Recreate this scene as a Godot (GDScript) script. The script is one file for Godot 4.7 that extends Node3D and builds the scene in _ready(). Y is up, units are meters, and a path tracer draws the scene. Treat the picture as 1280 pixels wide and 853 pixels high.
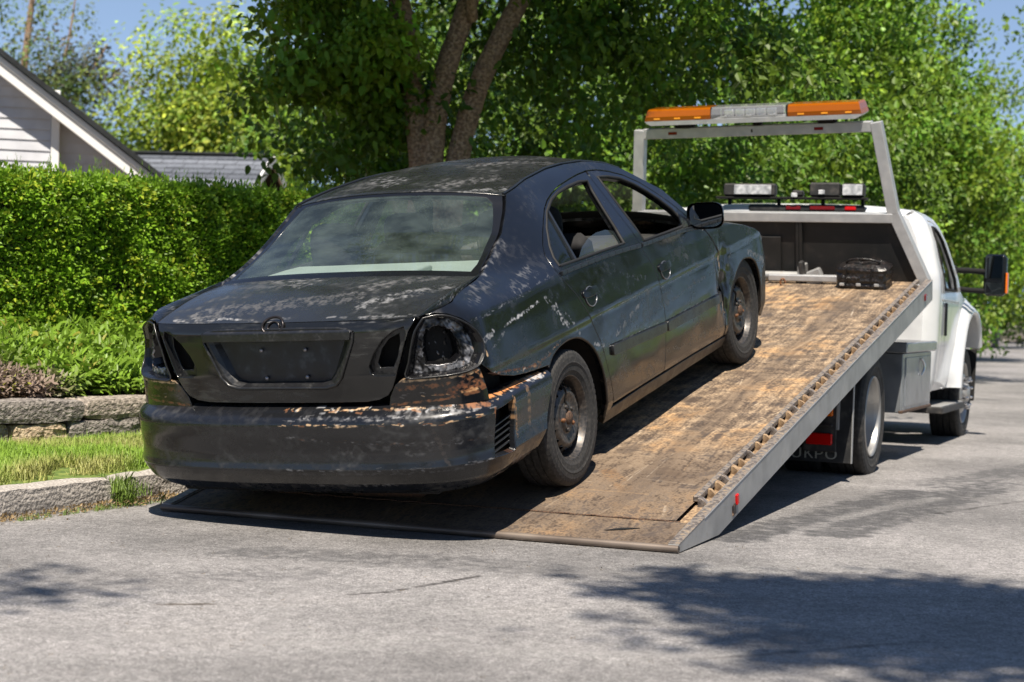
extends Node3D

# ---------------------------------------------------------------- mesh helper
class MB:
	var v := PackedVector3Array()
	var n := PackedVector3Array()
	var uv := PackedVector2Array()
	var uv2 := PackedVector2Array()
	var col := PackedColorArray()
	var use_uv2 := false
	var use_col := false
	var c := Color.WHITE

	func vert(p: Vector3, nn: Vector3, t: Vector2, t2 := Vector2.ZERO) -> void:
		v.append(p)
		n.append(nn)
		uv.append(t)
		if use_uv2:
			uv2.append(t2)
		if use_col:
			col.append(c)

	func tri(a: Vector3, b: Vector3, d: Vector3, na: Vector3, nb: Vector3, nd: Vector3, ta := Vector2.ZERO, tb := Vector2.ZERO, td := Vector2.ZERO) -> void:
		if (b - a).cross(d - a).dot(na + nb + nd) > 0.0:
			vert(a, na, ta); vert(d, nd, td); vert(b, nb, tb)
		else:
			vert(a, na, ta); vert(b, nb, tb); vert(d, nd, td)

	func quad(a: Vector3, b: Vector3, d: Vector3, e: Vector3, nn: Vector3, ta := Vector2(0, 0), tb := Vector2(1, 0), td := Vector2(1, 1), te := Vector2(0, 1)) -> void:
		tri(a, b, d, nn, nn, nn, ta, tb, td)
		tri(a, d, e, nn, nn, nn, ta, td, te)

	func ftri(a: Vector3, b: Vector3, d: Vector3, out: Vector3) -> void:
		var nn := (b - a).cross(d - a).normalized()
		if nn.dot(out) < 0.0:
			nn = -nn
		tri(a, b, d, nn, nn, nn)

	func fquad(a: Vector3, b: Vector3, d: Vector3, e: Vector3, out: Vector3) -> void:
		var nn := (d - a).cross(e - b).normalized()
		if nn.dot(out) < 0.0:
			nn = -nn
		quad(a, b, d, e, nn)

	# chamfered box
	func box(ctr: Vector3, size: Vector3, bev := 0.004, bas := Basis()) -> void:
		var h := size * 0.5
		bev = minf(bev, minf(h.x, minf(h.y, h.z)) * 0.9)
		for ax in 3:
			for sg in [-1.0, 1.0]:
				var i := (ax + 1) % 3
				var j := (ax + 2) % 3
				var nn := Vector3.ZERO
				nn[ax] = sg
				var q := []
				for k in [[-1, -1], [1, -1], [1, 1], [-1, 1]]:
					var p := Vector3.ZERO
					p[ax] = sg * h[ax]
					p[i] = k[0] * (h[i] - bev)
					p[j] = k[1] * (h[j] - bev)
					q.append(ctr + bas * p)
				quad(q[0], q[1], q[2], q[3], bas * nn)
		if bev <= 0.0:
			return
		for ax in 3:
			var i := (ax + 1) % 3
			var j := (ax + 2) % 3
			for si in [-1.0, 1.0]:
				for sj in [-1.0, 1.0]:
					var q := []
					for k in [[0, -1], [0, 1], [1, 1], [1, -1]]:
						var p := Vector3.ZERO
						p[ax] = k[1] * (h[ax] - bev)
						p[i] = si * (h[i] if k[0] == 0 else h[i] - bev)
						p[j] = sj * (h[j] - bev if k[0] == 0 else h[j])
						q.append(ctr + bas * p)
					var ni := Vector3.ZERO
					ni[i] = si
					var nj := Vector3.ZERO
					nj[j] = sj
					ni = bas * ni
					nj = bas * nj
					tri(q[0], q[1], q[2], ni, ni, nj)
					tri(q[0], q[2], q[3], ni, nj, nj)
		for sx in [-1.0, 1.0]:
			for sy in [-1.0, 1.0]:
				for sz in [-1.0, 1.0]:
					var s := Vector3(sx, sy, sz)
					var a := Vector3(h.x, h.y - bev, h.z - bev) * s
					var b := Vector3(h.x - bev, h.y, h.z - bev) * s
					var d := Vector3(h.x - bev, h.y - bev, h.z) * s
					tri(ctr + bas * a, ctr + bas * b, ctr + bas * d, bas * Vector3(sx, 0, 0), bas * Vector3(0, sy, 0), bas * Vector3(0, 0, sz))

	# box between two points, square section w x h, "up" as side direction
	func bar(a: Vector3, b: Vector3, w: float, hh: float, up := Vector3.UP, bev := 0.003) -> void:
		var z := (b - a).normalized()
		var x := up.cross(z).normalized()
		var y := z.cross(x).normalized()
		box((a + b) * 0.5, Vector3(w, hh, a.distance_to(b)), bev, Basis(x, y, z))

	func tube(pts: Array, rad: Array, seg := 10, cap := true) -> void:
		var rings := []
		var nors := []
		var prev := Vector3.ZERO
		for k in pts.size():
			var t: Vector3
			if k == 0:
				t = pts[1] - pts[0]
			elif k == pts.size() - 1:
				t = pts[k] - pts[k - 1]
			else:
				t = (pts[k + 1] - pts[k]).normalized() + (pts[k] - pts[k - 1]).normalized()
			t = t.normalized()
			var s: Vector3
			if k == 0:
				s = t.cross(Vector3.UP if absf(t.y) < 0.9 else Vector3.RIGHT).normalized()
			else:
				s = (prev - t * prev.dot(t)).normalized()
			prev = s
			var q := t.cross(s)
			var ring := []
			var nr := []
			var r: float = rad[mini(k, rad.size() - 1)]
			for j in seg + 1:
				var a := TAU * j / seg
				var d := s * cos(a) + q * sin(a)
				ring.append(pts[k] + d * r)
				nr.append(d)
			rings.append(ring)
			nors.append(nr)
		var len_v := 0.0
		for k in pts.size() - 1:
			var l2: float = len_v + (pts[k + 1] as Vector3).distance_to(pts[k])
			for j in seg:
				var u0 := float(j) / seg
				var u1 := float(j + 1) / seg
				tri(rings[k][j], rings[k][j + 1], rings[k + 1][j + 1], nors[k][j], nors[k][j + 1], nors[k + 1][j + 1], Vector2(u0, len_v), Vector2(u1, len_v), Vector2(u1, l2))
				tri(rings[k][j], rings[k + 1][j + 1], rings[k + 1][j], nors[k][j], nors[k + 1][j + 1], nors[k + 1][j], Vector2(u0, len_v), Vector2(u1, l2), Vector2(u0, l2))
			len_v = l2
		if cap:
			for e in [0, pts.size() - 1]:
				var o: Vector3 = (pts[0] - pts[1]).normalized() if e == 0 else (pts[e] - pts[e - 1]).normalized()
				for j in seg:
					tri(pts[e], rings[e][j], rings[e][j + 1], o, o, o)

	# lathe about the x axis: profile of Vector2(x, radius); flat shading between profile points when sharp
	func lathe(prof: Array, seg: int, at := Transform3D(), smooth := true, warp = null) -> void:
		var nn := []
		for k in prof.size():
			var d0: Vector2 = prof[k] - prof[maxi(k - 1, 0)]
			var d1: Vector2 = prof[mini(k + 1, prof.size() - 1)] - prof[k]
			var d := d0.normalized() + d1.normalized()
			nn.append(Vector2(-d.y, d.x).normalized())
		for k in prof.size() - 1:
			var d: Vector2 = prof[k + 1] - prof[k]
			var fl := Vector2(-d.y, d.x).normalized()
			for j in seg:
				var q := []
				var m := []
				for e in [[k, j], [k, j + 1], [k + 1, j + 1], [k + 1, j]]:
					var a: float = TAU * e[1] / seg
					var pr: Vector2 = prof[e[0]]
					if warp != null:
						pr = warp.call(pr, a, e[0])
					var no: Vector2 = nn[e[0]] if smooth else fl
					q.append(at * Vector3(pr.x, pr.y * cos(a), pr.y * sin(a)))
					m.append((at.basis * Vector3(no.x, no.y * cos(a), no.y * sin(a))).normalized())
				var t0 := Vector2(float(j) / seg, float(k) / prof.size())
				var t1 := Vector2(float(j + 1) / seg, float(k + 1) / prof.size())
				if prof[k].y > 1e-5:
					tri(q[0], q[1], q[2], m[0], m[1], m[2], t0, Vector2(t1.x, t0.y), t1)
				if prof[k + 1].y > 1e-5 or prof[k].y <= 1e-5:
					tri(q[0], q[2], q[3], m[0], m[2], m[3], t0, t1, Vector2(t0.x, t1.y))

	# prism: polygon in the plane (X,Y) at O, extruded both ways along Z by half
	func prism(o: Vector3, x: Vector3, y: Vector3, poly: PackedVector2Array, z: Vector3) -> void:
		var idx := Geometry2D.triangulate_polygon(poly)
		var zn := z.normalized()
		for s in [-0.5, 0.5]:
			for k in range(0, idx.size(), 3):
				var p := []
				for e in 3:
					var w := poly[idx[k + e]]
					p.append(o + x * w.x + y * w.y + z * s)
				var nn: Vector3 = zn * signf(s)
				tri(p[0], p[1], p[2], nn, nn, nn, poly[idx[k]], poly[idx[k + 1]], poly[idx[k + 2]])
		var cw := Geometry2D.is_polygon_clockwise(poly)
		for k in poly.size():
			var a := poly[k]
			var b := poly[(k + 1) % poly.size()]
			var d := (b - a)
			var o2 := Vector2(d.y, -d.x).normalized() * (-1.0 if cw else 1.0)
			var nn := (x * o2.x + y * o2.y).normalized()
			quad(o + x * a.x + y * a.y - z * 0.5, o + x * b.x + y * b.y - z * 0.5, o + x * b.x + y * b.y + z * 0.5, o + x * a.x + y * a.y + z * 0.5, nn)

	func mesh() -> ArrayMesh:
		var a := []
		a.resize(Mesh.ARRAY_MAX)
		a[Mesh.ARRAY_VERTEX] = v
		a[Mesh.ARRAY_NORMAL] = n
		a[Mesh.ARRAY_TEX_UV] = uv
		if use_uv2:
			a[Mesh.ARRAY_TEX_UV2] = uv2
		if use_col:
			a[Mesh.ARRAY_COLOR] = col
		var m := ArrayMesh.new()
		m.add_surface_from_arrays(Mesh.PRIMITIVE_TRIANGLES, a)
		return m

# ---------------------------------------------------------------- scene helpers
var taken := {}
var M := {}
var rng := RandomNumberGenerator.new()

func numbered(called: String) -> String:
	taken[called] = taken.get(called, -1) + 1
	return called if taken[called] == 0 else "%s_%03d" % [called, taken[called]]

func tag(o: Node, label: String, category: String, group := "", kind := "") -> Node:
	if label: o.set_meta("label", label)
	if category: o.set_meta("category", category)
	if group: o.set_meta("group", group)
	if kind: o.set_meta("kind", kind)
	return o

func thing(called: String, label: String, category: String, at := Transform3D(), group := "") -> Node3D:
	var o := Node3D.new()
	o.name = numbered(called)
	o.transform = at
	add_child(o, true)
	tag(o, label, category, group)
	return o

func part(called: String, mb, mat: Material, parent: Node, at := Transform3D()) -> MeshInstance3D:
	var o := MeshInstance3D.new()
	o.mesh = mb if mb is Mesh else mb.mesh()
	o.material_override = mat
	o.transform = at
	var k := 0
	var nm := called
	while parent.has_node(nm):
		k += 1
		nm = "%s_%03d" % [called, k]
	o.name = nm
	parent.add_child(o, true)
	return o

func single(called: String, mb, mat: Material, label: String, category: String, at := Transform3D(), group := "", kind := "") -> MeshInstance3D:
	var o := part(numbered(called), mb, mat, self, at)
	tag(o, label, category, group, kind)
	return o

func structure(called: String, mb, mat: Material, at := Transform3D()) -> MeshInstance3D:
	return single(called, mb, mat, "", "", at, "", "structure")

func scatter(mesh: Mesh, mat: Material, xf: Array, cols: Array) -> MultiMesh:
	var mm := MultiMesh.new()
	mm.transform_format = MultiMesh.TRANSFORM_3D
	mm.use_colors = true
	mm.mesh = mesh
	mm.instance_count = xf.size()
	for k in xf.size():
		mm.set_instance_transform(k, xf[k])
		mm.set_instance_color(k, cols[k])
	return mm

func scatter_part(called: String, mesh: Mesh, mat: Material, xf: Array, cols: Array, parent: Node) -> MultiMeshInstance3D:
	var o := MultiMeshInstance3D.new()
	o.multimesh = scatter(mesh, mat, xf, cols)
	o.material_override = mat
	o.name = called if parent != self else numbered(called)
	parent.add_child(o, true)
	o.set_meta("kind", "stuff")
	return o

func noise(freq: float, oct := 4, sd := 1, type := FastNoiseLite.TYPE_SIMPLEX_SMOOTH) -> FastNoiseLite:
	var f := FastNoiseLite.new()
	f.noise_type = type
	f.frequency = freq
	f.fractal_octaves = oct
	f.seed = sd
	if oct < 2:
		f.fractal_type = FastNoiseLite.FRACTAL_NONE
	return f

func nbytes(w: int, h: int, freq: float, oct := 4, sd := 1, type := FastNoiseLite.TYPE_SIMPLEX_SMOOTH, seamless := false) -> PackedByteArray:
	var f := noise(freq, oct, sd, type)
	var im: Image = f.get_seamless_image(w, h, false, false, 0.1, true) if seamless else f.get_image(w, h, false, false, true)
	im.convert(Image.FORMAT_L8)
	return im.get_data()

func tex_l8(d: PackedByteArray, w: int, h: int) -> ImageTexture:
	return ImageTexture.create_from_image(Image.create_from_data(w, h, false, Image.FORMAT_L8, d))

func tex_rgb(d: PackedByteArray, w: int, h: int) -> ImageTexture:
	return ImageTexture.create_from_image(Image.create_from_data(w, h, false, Image.FORMAT_RGB8, d))

# noise turned into a colour texture through a ramp of [offset, Color(sRGB)] pairs
func ramp_tex(w: int, h: int, freq: float, oct: int, sd: int, ramp: Array, type := FastNoiseLite.TYPE_SIMPLEX_SMOOTH) -> ImageTexture:
	var d := nbytes(w, h, freq, oct, sd, type, true)
	var lut := PackedByteArray()
	lut.resize(768)
	for i in 256:
		var t := i / 255.0
		var c: Color = ramp[0][1]
		for k in ramp.size() - 1:
			if t >= ramp[k][0]:
				c = (ramp[k][1] as Color).lerp(ramp[k + 1][1], clampf((t - ramp[k][0]) / maxf(1e-5, ramp[k + 1][0] - ramp[k][0]), 0, 1))
		lut[i * 3] = int(c.r * 255)
		lut[i * 3 + 1] = int(c.g * 255)
		lut[i * 3 + 2] = int(c.b * 255)
	var o := PackedByteArray()
	o.resize(w * h * 3)
	for i in w * h:
		var b := d[i] * 3
		o[i * 3] = lut[b]
		o[i * 3 + 1] = lut[b + 1]
		o[i * 3 + 2] = lut[b + 2]
	return tex_rgb(o, w, h)

func mat(col: Color, rough := 0.6, metal := 0.0) -> StandardMaterial3D:
	var m := StandardMaterial3D.new()
	m.albedo_color = col
	m.roughness = rough
	m.metallic = metal
	return m

# triplanar material with a noise colour texture multiplied by col, optional relief
func tri_mat(tex: Texture2D, scale: float, rough := 0.8, metal := 0.0, bump: Texture2D = null, bump_cm := 0.0, world := false, rough_tex: Texture2D = null) -> StandardMaterial3D:
	var m := mat(Color.WHITE, rough, metal)
	m.albedo_texture = tex
	m.uv1_triplanar = true
	m.uv1_world_triplanar = world
	m.uv1_scale = Vector3.ONE * scale
	if bump:
		m.heightmap_enabled = true
		m.heightmap_texture = bump
		m.heightmap_scale = bump_cm
	if rough_tex:
		m.roughness_texture = rough_tex
		m.roughness_texture_channel = BaseMaterial3D.TEXTURE_CHANNEL_RED
	return m

func lin(r: float, g: float, b: float) -> Color:
	return Color(r, g, b).linear_to_srgb()

func rgb8(r: int, g: int, b: int) -> Color:
	return Color(r / 255.0, g / 255.0, b / 255.0)

# open Catmull-Rom through 2-D or 3-D points
func spline(p: Array, n := 6) -> Array:
	var o := []
	for i in p.size() - 1:
		var a = p[maxi(i - 1, 0)]
		var b = p[i]
		var c = p[i + 1]
		var d = p[mini(i + 2, p.size() - 1)]
		for k in n:
			var t := float(k) / n
			o.append(0.5 * ((2.0 * b) + (c - a) * t + (2.0 * a - 5.0 * b + 4.0 * c - d) * t * t + (3.0 * b - a - 3.0 * c + d) * t * t * t))
	o.append(p[p.size() - 1])
	return o

# surface sheet f(x, y) cut to a polygon with holes, with rounded edges turned in by "fl"
func panel(mb: MB, f: Callable, poly: PackedVector2Array, holes: Array, step: Vector2, fl: float, uvm := Vector2.ONE, uvo := Vector2.ZERO, gap := 0.0) -> void:
	if gap > 0.0:
		var best := PackedVector2Array()
		for q in Geometry2D.offset_polygon(poly, -gap):
			if q.size() > 2 and (best.is_empty() or q.size() >= best.size()):
				best = q
		poly = best
	var lo := poly[0]
	var hi := poly[0]
	for q in poly:
		lo = lo.min(q)
		hi = hi.max(q)
	var cache := {}
	var get_v := func(q: Vector2) -> Array:
		var key := Vector2i(roundi(q.x * 20000), roundi(q.y * 20000))
		if cache.has(key):
			return cache[key]
		var p: Vector3 = f.call(q.x, q.y)
		var e := 0.004
		var dx: Vector3 = f.call(q.x + e, q.y) - f.call(q.x - e, q.y)
		var dy: Vector3 = f.call(q.x, q.y + e) - f.call(q.x, q.y - e)
		var r := [p, dx.cross(dy).normalized()]
		cache[key] = r
		return r
	var nx := maxi(1, ceili((hi.x - lo.x) / step.x))
	var ny := maxi(1, ceili((hi.y - lo.y) / step.y))
	var sx := (hi.x - lo.x) / nx
	var sy := (hi.y - lo.y) / ny
	for i in nx:
		for j in ny:
			var a := lo + Vector2(sx * i, sy * j)
			var cell := PackedVector2Array([a, a + Vector2(sx, 0), a + Vector2(sx, sy), a + Vector2(0, sy)])
			var pcs: Array = Geometry2D.intersect_polygons(poly, cell)
			for h in holes:
				var nxt := []
				for pc in pcs:
					nxt.append_array(Geometry2D.clip_polygons(pc, h))
				pcs = nxt
			for pc in pcs:
				var idx := Geometry2D.triangulate_polygon(pc)
				for k in range(0, idx.size(), 3):
					var q0: Vector2 = pc[idx[k]]
					var q1: Vector2 = pc[idx[k + 1]]
					var q2: Vector2 = pc[idx[k + 2]]
					if absf((q1 - q0).cross(q2 - q0)) < 1e-9:
						continue
					var v0: Array = get_v.call(q0)
					var v1: Array = get_v.call(q1)
					var v2: Array = get_v.call(q2)
					mb.tri(v0[0], v1[0], v2[0], v0[1], v1[1], v2[1], q0 * uvm + uvo, q1 * uvm + uvo, q2 * uvm + uvo)
	if fl == 0.0:
		return
	var rings := [poly]
	rings.append_array(holes)
	for ri in rings.size():
		var ring: PackedVector2Array = rings[ri]
		var sgn := -1.0 if Geometry2D.is_polygon_clockwise(ring) else 1.0
		if ri > 0:
			sgn = -sgn
		var dense := PackedVector2Array()
		for k in ring.size():
			var a := ring[k]
			var b := ring[(k + 1) % ring.size()]
			var m := maxi(1, ceili(a.distance_to(b) / minf(step.x, step.y)))
			for e in m:
				dense.append(a.lerp(b, float(e) / m))
		var nd := dense.size()
		var rows := []
		for k in nd:
			var dd := (dense[(k + 1) % nd] - dense[(k - 1 + nd) % nd])
			var o2 := Vector2(dd.y, -dd.x).normalized() * sgn
			var vv: Array = get_v.call(dense[k])
			var o3: Vector3 = (f.call(dense[k].x + o2.x * 0.004, dense[k].y + o2.y * 0.004) - vv[0]).normalized()
			var pn: Vector3 = vv[1]
			var p0: Vector3 = vv[0]
			rows.append([p0, pn, p0 + o3 * 0.0022 - pn * 0.0016, (pn + o3).normalized(), p0 + o3 * 0.003 - pn * 0.005, o3, p0 + o3 * 0.003 - pn * fl, o3, dense[k] * uvm + uvo])
		for k in nd:
			var r0: Array = rows[k]
			var r1: Array = rows[(k + 1) % nd]
			for e in [0, 2, 4]:
				mb.tri(r0[e], r1[e], r1[e + 2], r0[e + 1], r1[e + 1], r1[e + 3], r0[8], r1[8], r1[8])
				mb.tri(r0[e], r1[e + 2], r0[e + 2], r0[e + 1], r1[e + 3], r0[e + 3], r0[8], r1[8], r0[8])

func rect(x0: float, y0: float, x1: float, y1: float) -> PackedVector2Array:
	return PackedVector2Array([Vector2(x0, y0), Vector2(x1, y0), Vector2(x1, y1), Vector2(x0, y1)])

func interp(t: float, xs: Array, ys: Array) -> float:
	if t <= xs[0]:
		return ys[0]
	for k in xs.size() - 1:
		if t <= xs[k + 1]:
			return lerpf(ys[k], ys[k + 1], (t - xs[k]) / (xs[k + 1] - xs[k]))
	return ys[ys.size() - 1]

# ================================================================ scene
func _ready() -> void:
	# camera
	var cam := Camera3D.new()
	cam.name = "camera"
	cam.fov = 20.66
	cam.near = 0.05
	cam.far = 2000.0
	cam.transform = Transform3D(Basis(Vector3.RIGHT, -.0225) * Basis(Vector3.BACK, .0308), Vector3(0, 1.0367, 0))
	var ca := CameraAttributesPhysical.new()
	ca.frustum_focal_length = 50.0
	ca.frustum_focus_distance = 8.6
	ca.exposure_aperture = 2.9
	cam.attributes = ca
	cam.fov = 20.66
	add_child(cam)
	# sky
	var we := WorldEnvironment.new()
	we.name = "environment"
	var env := Environment.new()
	env.background_mode = Environment.BG_SKY
	var sky := Sky.new()
	var sm := ProceduralSkyMaterial.new()
	sm.sky_top_color = Color(.33, .41, .55)
	sm.sky_horizon_color = Color(.62, .73, .85)
	sm.sky_curve = .10
	sm.ground_bottom_color = Color(.25, .25, .22)
	sm.ground_horizon_color = Color(.5, .54, .56)
	sm.sun_angle_max = 6.0
	sky.sky_material = sm
	env.sky = sky
	env.tonemap_mode = Environment.TONE_MAPPER_LINEAR
	env.tonemap_exposure = 1.75
	env.sdfgi_enabled = true
	env.ssao_enabled = true
	env.ssil_enabled = true
	we.environment = env
	add_child(we)
	# sun, high behind the camera
	var sun := DirectionalLight3D.new()
	sun.name = "sun"
	sun.light_color = Color(1.0, .96, .90)
	sun.light_energy = 1.6
	sun.light_angular_distance = .55
	sun.shadow_enabled = true
	add_child(sun)
	sun.look_at_from_position(Vector3.ZERO, -Vector3(-.02, 1.0, .53), Vector3.UP)
	# things
	init_mats()
	var truck_at := Transform3D(Basis(Vector3.UP, -.3812), Vector3(-.4446, 0, -8.2081))
	var tilt := .1936
	var bed := Transform3D(Basis(Vector3.RIGHT, tilt), Vector3.ZERO)
	var car_at := truck_at * bed * Transform3D(Basis(Vector3.UP, -.0434), Vector3(-.3426, .0331, -.7571)) * Transform3D(Basis(), Vector3(.8, 0, 0)) * Transform3D(Basis(Vector3.BACK, .0619), Vector3.ZERO) * Transform3D(Basis(), Vector3(-.8, 0, 0))
	build_car(car_at)
	build_truck(truck_at, tilt)
	build_place()

# ================================================================ materials
# paints worn marks into an RGB image: each mark is [x0, y0, x1, y1, half width, strength, colour, threshold]
func marks(px: PackedByteArray, ro: PackedByteArray, w: int, h: int, to_px: Callable, list: Array, n1: PackedByteArray, n2: PackedByteArray, rgh: int) -> void:
	for m in list:
		var a: Vector2 = to_px.call(m[0], m[1])
		var b: Vector2 = to_px.call(m[2], m[3])
		var r: float = m[4] * (to_px.call(1.0, 0.0) - to_px.call(0.0, 0.0)).length()
		var lo := a.min(b) - Vector2(r, r)
		var hi := a.max(b) + Vector2(r, r)
		var col: Color = m[6]
		var th: float = m[7]
		var d := b - a
		var l2 := maxf(d.length_squared(), 1e-6)
		for y in range(maxi(0, int(lo.y)), mini(h, int(hi.y) + 1)):
			for x in range(maxi(0, int(lo.x)), mini(w, int(hi.x) + 1)):
				var p := Vector2(x, y)
				var t := clampf((p - a).dot(d) / l2, 0, 1)
				var q := 1.0 - p.distance_to(a + d * t) / r
				if q <= 0.0:
					continue
				var i := y * w + x
				var nn := n1[i] * 0.45 / 255.0 + n2[i] * 0.55 / 255.0
				var s := smoothstep(th - .20, th + .16, nn - .5 + .5 * minf(1.0, q * 1.6)) * float(m[5])
				if s <= 0.01:
					continue
				px[i * 3] = int(lerpf(px[i * 3], col.r * 255, s))
				px[i * 3 + 1] = int(lerpf(px[i * 3 + 1], col.g * 255, s))
				px[i * 3 + 2] = int(lerpf(px[i * 3 + 2], col.b * 255, s))
				ro[i] = int(lerpf(ro[i], rgh, s))

func paint_maps(w: int, h: int, sd0: int, base: Color, dust: Color, dust_lo: float, dust_hi: float, fscale: float, list: Array, to_px: Callable, rough0: int, rough1: int, speck := 1.0) -> Array:
	var n1 := nbytes(w, h, .006 * fscale, 5, sd0)
	var n2 := nbytes(w, h, .045 * fscale, 4, sd0 + 1)
	var n3 := nbytes(w, h, .22, 2, sd0 + 2)
	var px := PackedByteArray()
	px.resize(w * h * 3)
	var ro := PackedByteArray()
	ro.resize(w * h)
	var br := base.r * 255
	var bg := base.g * 255
	var bb := base.b * 255
	var dr := dust.r * 255 - br
	var dg := dust.g * 255 - bg
	var db := dust.b * 255 - bb
	for i in w * h:
		var t := clampf((n1[i] * .55 + n2[i] * .45 - 100.0) / 90.0, 0.0, 1.0)
		var s := dust_lo + (dust_hi - dust_lo) * t * t * t
		if n3[i] > 205 and n2[i] > 128:
			s += (n3[i] - 205) * .0035 * speck
		s = minf(s, 1.0)
		px[i * 3] = int(br + dr * s)
		px[i * 3 + 1] = int(bg + dg * s)
		px[i * 3 + 2] = int(bb + db * s)
		ro[i] = int(clampf(rough0 + (rough1 - rough0) * clampf(t * .6 + s * .9, 0, 1), 0, 255))
	marks(px, ro, w, h, to_px, list, nbytes(w, h, .11, 3, sd0 + 7), n2, 170)
	return [tex_rgb(px, w, h), tex_l8(ro, w, h)]

func car_paint(maps: Array, coat := .26) -> StandardMaterial3D:
	var m := mat(Color.WHITE, 1.0)
	m.albedo_texture = maps[0]
	m.roughness_texture = maps[1]
	m.roughness_texture_channel = BaseMaterial3D.TEXTURE_CHANNEL_RED
	m.metallic_specular = .5
	m.clearcoat_enabled = true
	m.clearcoat = coat
	m.clearcoat_roughness = .12
	return m

func glass(col: Color, alpha: float, rough := .03) -> StandardMaterial3D:
	var m := mat(Color(col.r, col.g, col.b, alpha), rough)
	m.transparency = BaseMaterial3D.TRANSPARENCY_ALPHA
	m.metallic_specular = .5
	return m

func init_mats() -> void:
	rng.seed = 77
	var W8 := rgb8(172, 172, 174)
	var RU := rgb8(128, 80, 46)
	var RD := rgb8(92, 52, 30)
	var TN := rgb8(206, 172, 132)
	var GY := rgb8(120, 118, 118)
	# --- sides and tail of the car: x = arc position, y = height
	var wm := [
		# scrapes on the quarter panel
		[1.00, .845, 1.10, .865, .035, .8, W8, .52], [1.06, .80, 1.2, .84, .02, .5, W8, .58], [1.22, .865, 1.62, .90, .016, .9, W8, .50], [1.3, .875, 1.5, .89, .03, .5, W8, .60],
		[1.70, .90, 1.86, .74, .035, .8, W8, .58], [1.78, .86, 1.80, .76, .02, .8, W8, .48], [1.86, .80, 1.98, .68, .02, .6, W8, .55], [1.93, .62, 1.99, .55, .03, .6, W8, .58],
		[1.05, 1.0, 1.35, 1.04, .06, .35, W8, .62], [1.45, .98, 1.75, 1.02, .07, .4, W8, .6], [1.5, 1.10, 1.7, 1.16, .07, .4, W8, .58], [1.4, 1.06, 1.52, 1.12, .03, .6, W8, .52], [1.62, 1.2, 1.8, 1.25, .05, .35, GY, .55],
		# doors
		[2.14, .60, 2.24, .57, .025, .8, W8, .5], [2.40, .585, 2.75, .67, .03, .55, W8, .55], [2.7, .66, 2.95, .72, .02, .45, GY, .52], [2.2, .72, 2.9, .725, .006, .7, W8, .48], [2.3, .55, 3.0, .535, .005, .8, W8, .46],
		[3.08, .60, 3.9, .64, .025, .35, GY, .55], [3.2, .52, 4.0, .51, .005, .7, W8, .48], [3.1, .70, 4.0, .71, .005, .6, W8, .5], [3.55, .8, 3.7, .72, .03, .35, GY, .58], [2.7, .84, 2.9, .78, .05, .35, GY, .58],
		[2.1, .40, 3.05, .32, .05, .25, rgb8(120, 96, 72), .55], [3.1, .36, 4.05, .30, .05, .25, rgb8(120, 96, 72), .55],
		# crumpled wing
		[4.085, .70, 4.11, .62, .03, .95, TN, .42], [4.09, .62, 4.13, .40, .035, .8, W8, .48], [4.11, .52, 4.15, .34, .025, .8, rgb8(150, 130, 110), .46], [4.2, .62, 4.3, .7, .03, .5, W8, .55], [4.10, .74, 4.12, .70, .02, .9, RD, .45], [4.6, .65, 4.9, .55, .05, .6, W8, .52],
		# rust below the lamps and along the bumper's upper edge
		[.53, .722, .90, .728, .016, .95, TN, .36], [.56, .69, .78, .70, .03, .7, RU, .52], [.80, .665, .93, .68, .05, .9, RD, .44], [.82, .665, .93, .67, .03, .8, RU, .5], [.87, .72, .95, .66, .03, .9, RU, .44], [.90, .75, .96, .70, .02, .95, rgb8(176, 122, 76), .44], [.52, .62, .92, .645, .016, .8, RU, .46], [.84, .655, .92, .66, .02, .9, rgb8(186, 140, 96), .48],
		[.0, .970, .13, .975, .012, .6, rgb8(150, 130, 112), .5], [.14, .968, .26, .972, .012, .8, rgb8(170, 150, 128), .46], [.27, .72, .42, .73, .03, .5, W8, .56], [.36, .69, .41, .72, .018, .9, TN, .5], [.2, .70, .5, .66, .04, .35, GY, .55], [.37, .76, .42, .86, .03, .55, W8, .55], [.3, .80, .35, .75, .02, .4, W8, .55],
		[.06, .978, .6, .982, .012, .35, W8, .60],
		[.98, .86, 1.005, .78, .012, .9, TN, .42],
		# arch lip rust
		[1.42, .645, 1.62, .66, .02, .6, RU, .5], [2.10, .50, 2.20, .25, .025, .6, RU, .52], [2.02, .60, 2.12, .48, .02, .6, RD, .5], [1.02, .70, 1.5, .635, .012, .8, RD, .42],
	]
	var chip := func(list: Array, n: int, a0: float, a1: float, u0: float, u1: float, lmax: float, cols: Array, st: float) -> void:
		for i in n:
			var a := rng.randf_range(a0, a1)
			var f := (a - a0) / (a1 - a0)
			var u := lerpf(u0, u1, f) + rng.randfn() * .004
			var l := rng.randf_range(.004, lmax)
			list.append([a, u, a + l, u + rng.randfn() * .003, rng.randf_range(.002, .009), st * rng.randf_range(.5, 1.0), cols[rng.randi() % cols.size()], rng.randf_range(.30, .5)])
	chip.call(wm, 26, .52, .93, .735, .74, .03, [TN, W8, RU], .9)
	chip.call(wm, 14, .55, .95, .65, .66, .04, [RU, RD, TN], .8)
	chip.call(wm, 30, 1.02, 1.5, .70, .622, .02, [TN, RU, W8], .7)
	chip.call(wm, 34, 1.4, 1.75, .64, .69, .012, [RU, TN], .6)
	chip.call(wm, 30, 0.0, .66, .655, .665, .03, [W8, GY], .5)
	chip.call(wm, 40, 0.9, 1.9, .93, .98, .03, [W8, GY], .45)
	chip.call(wm, 26, 2.0, 4.1, .26, .25, .03, [RU, TN, GY], .6)
	var tp := func(a: float, u: float) -> Vector2: return Vector2(a / 5.84 * 2048.0, (1.45 - u) / 1.3 * 640.0)
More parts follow.
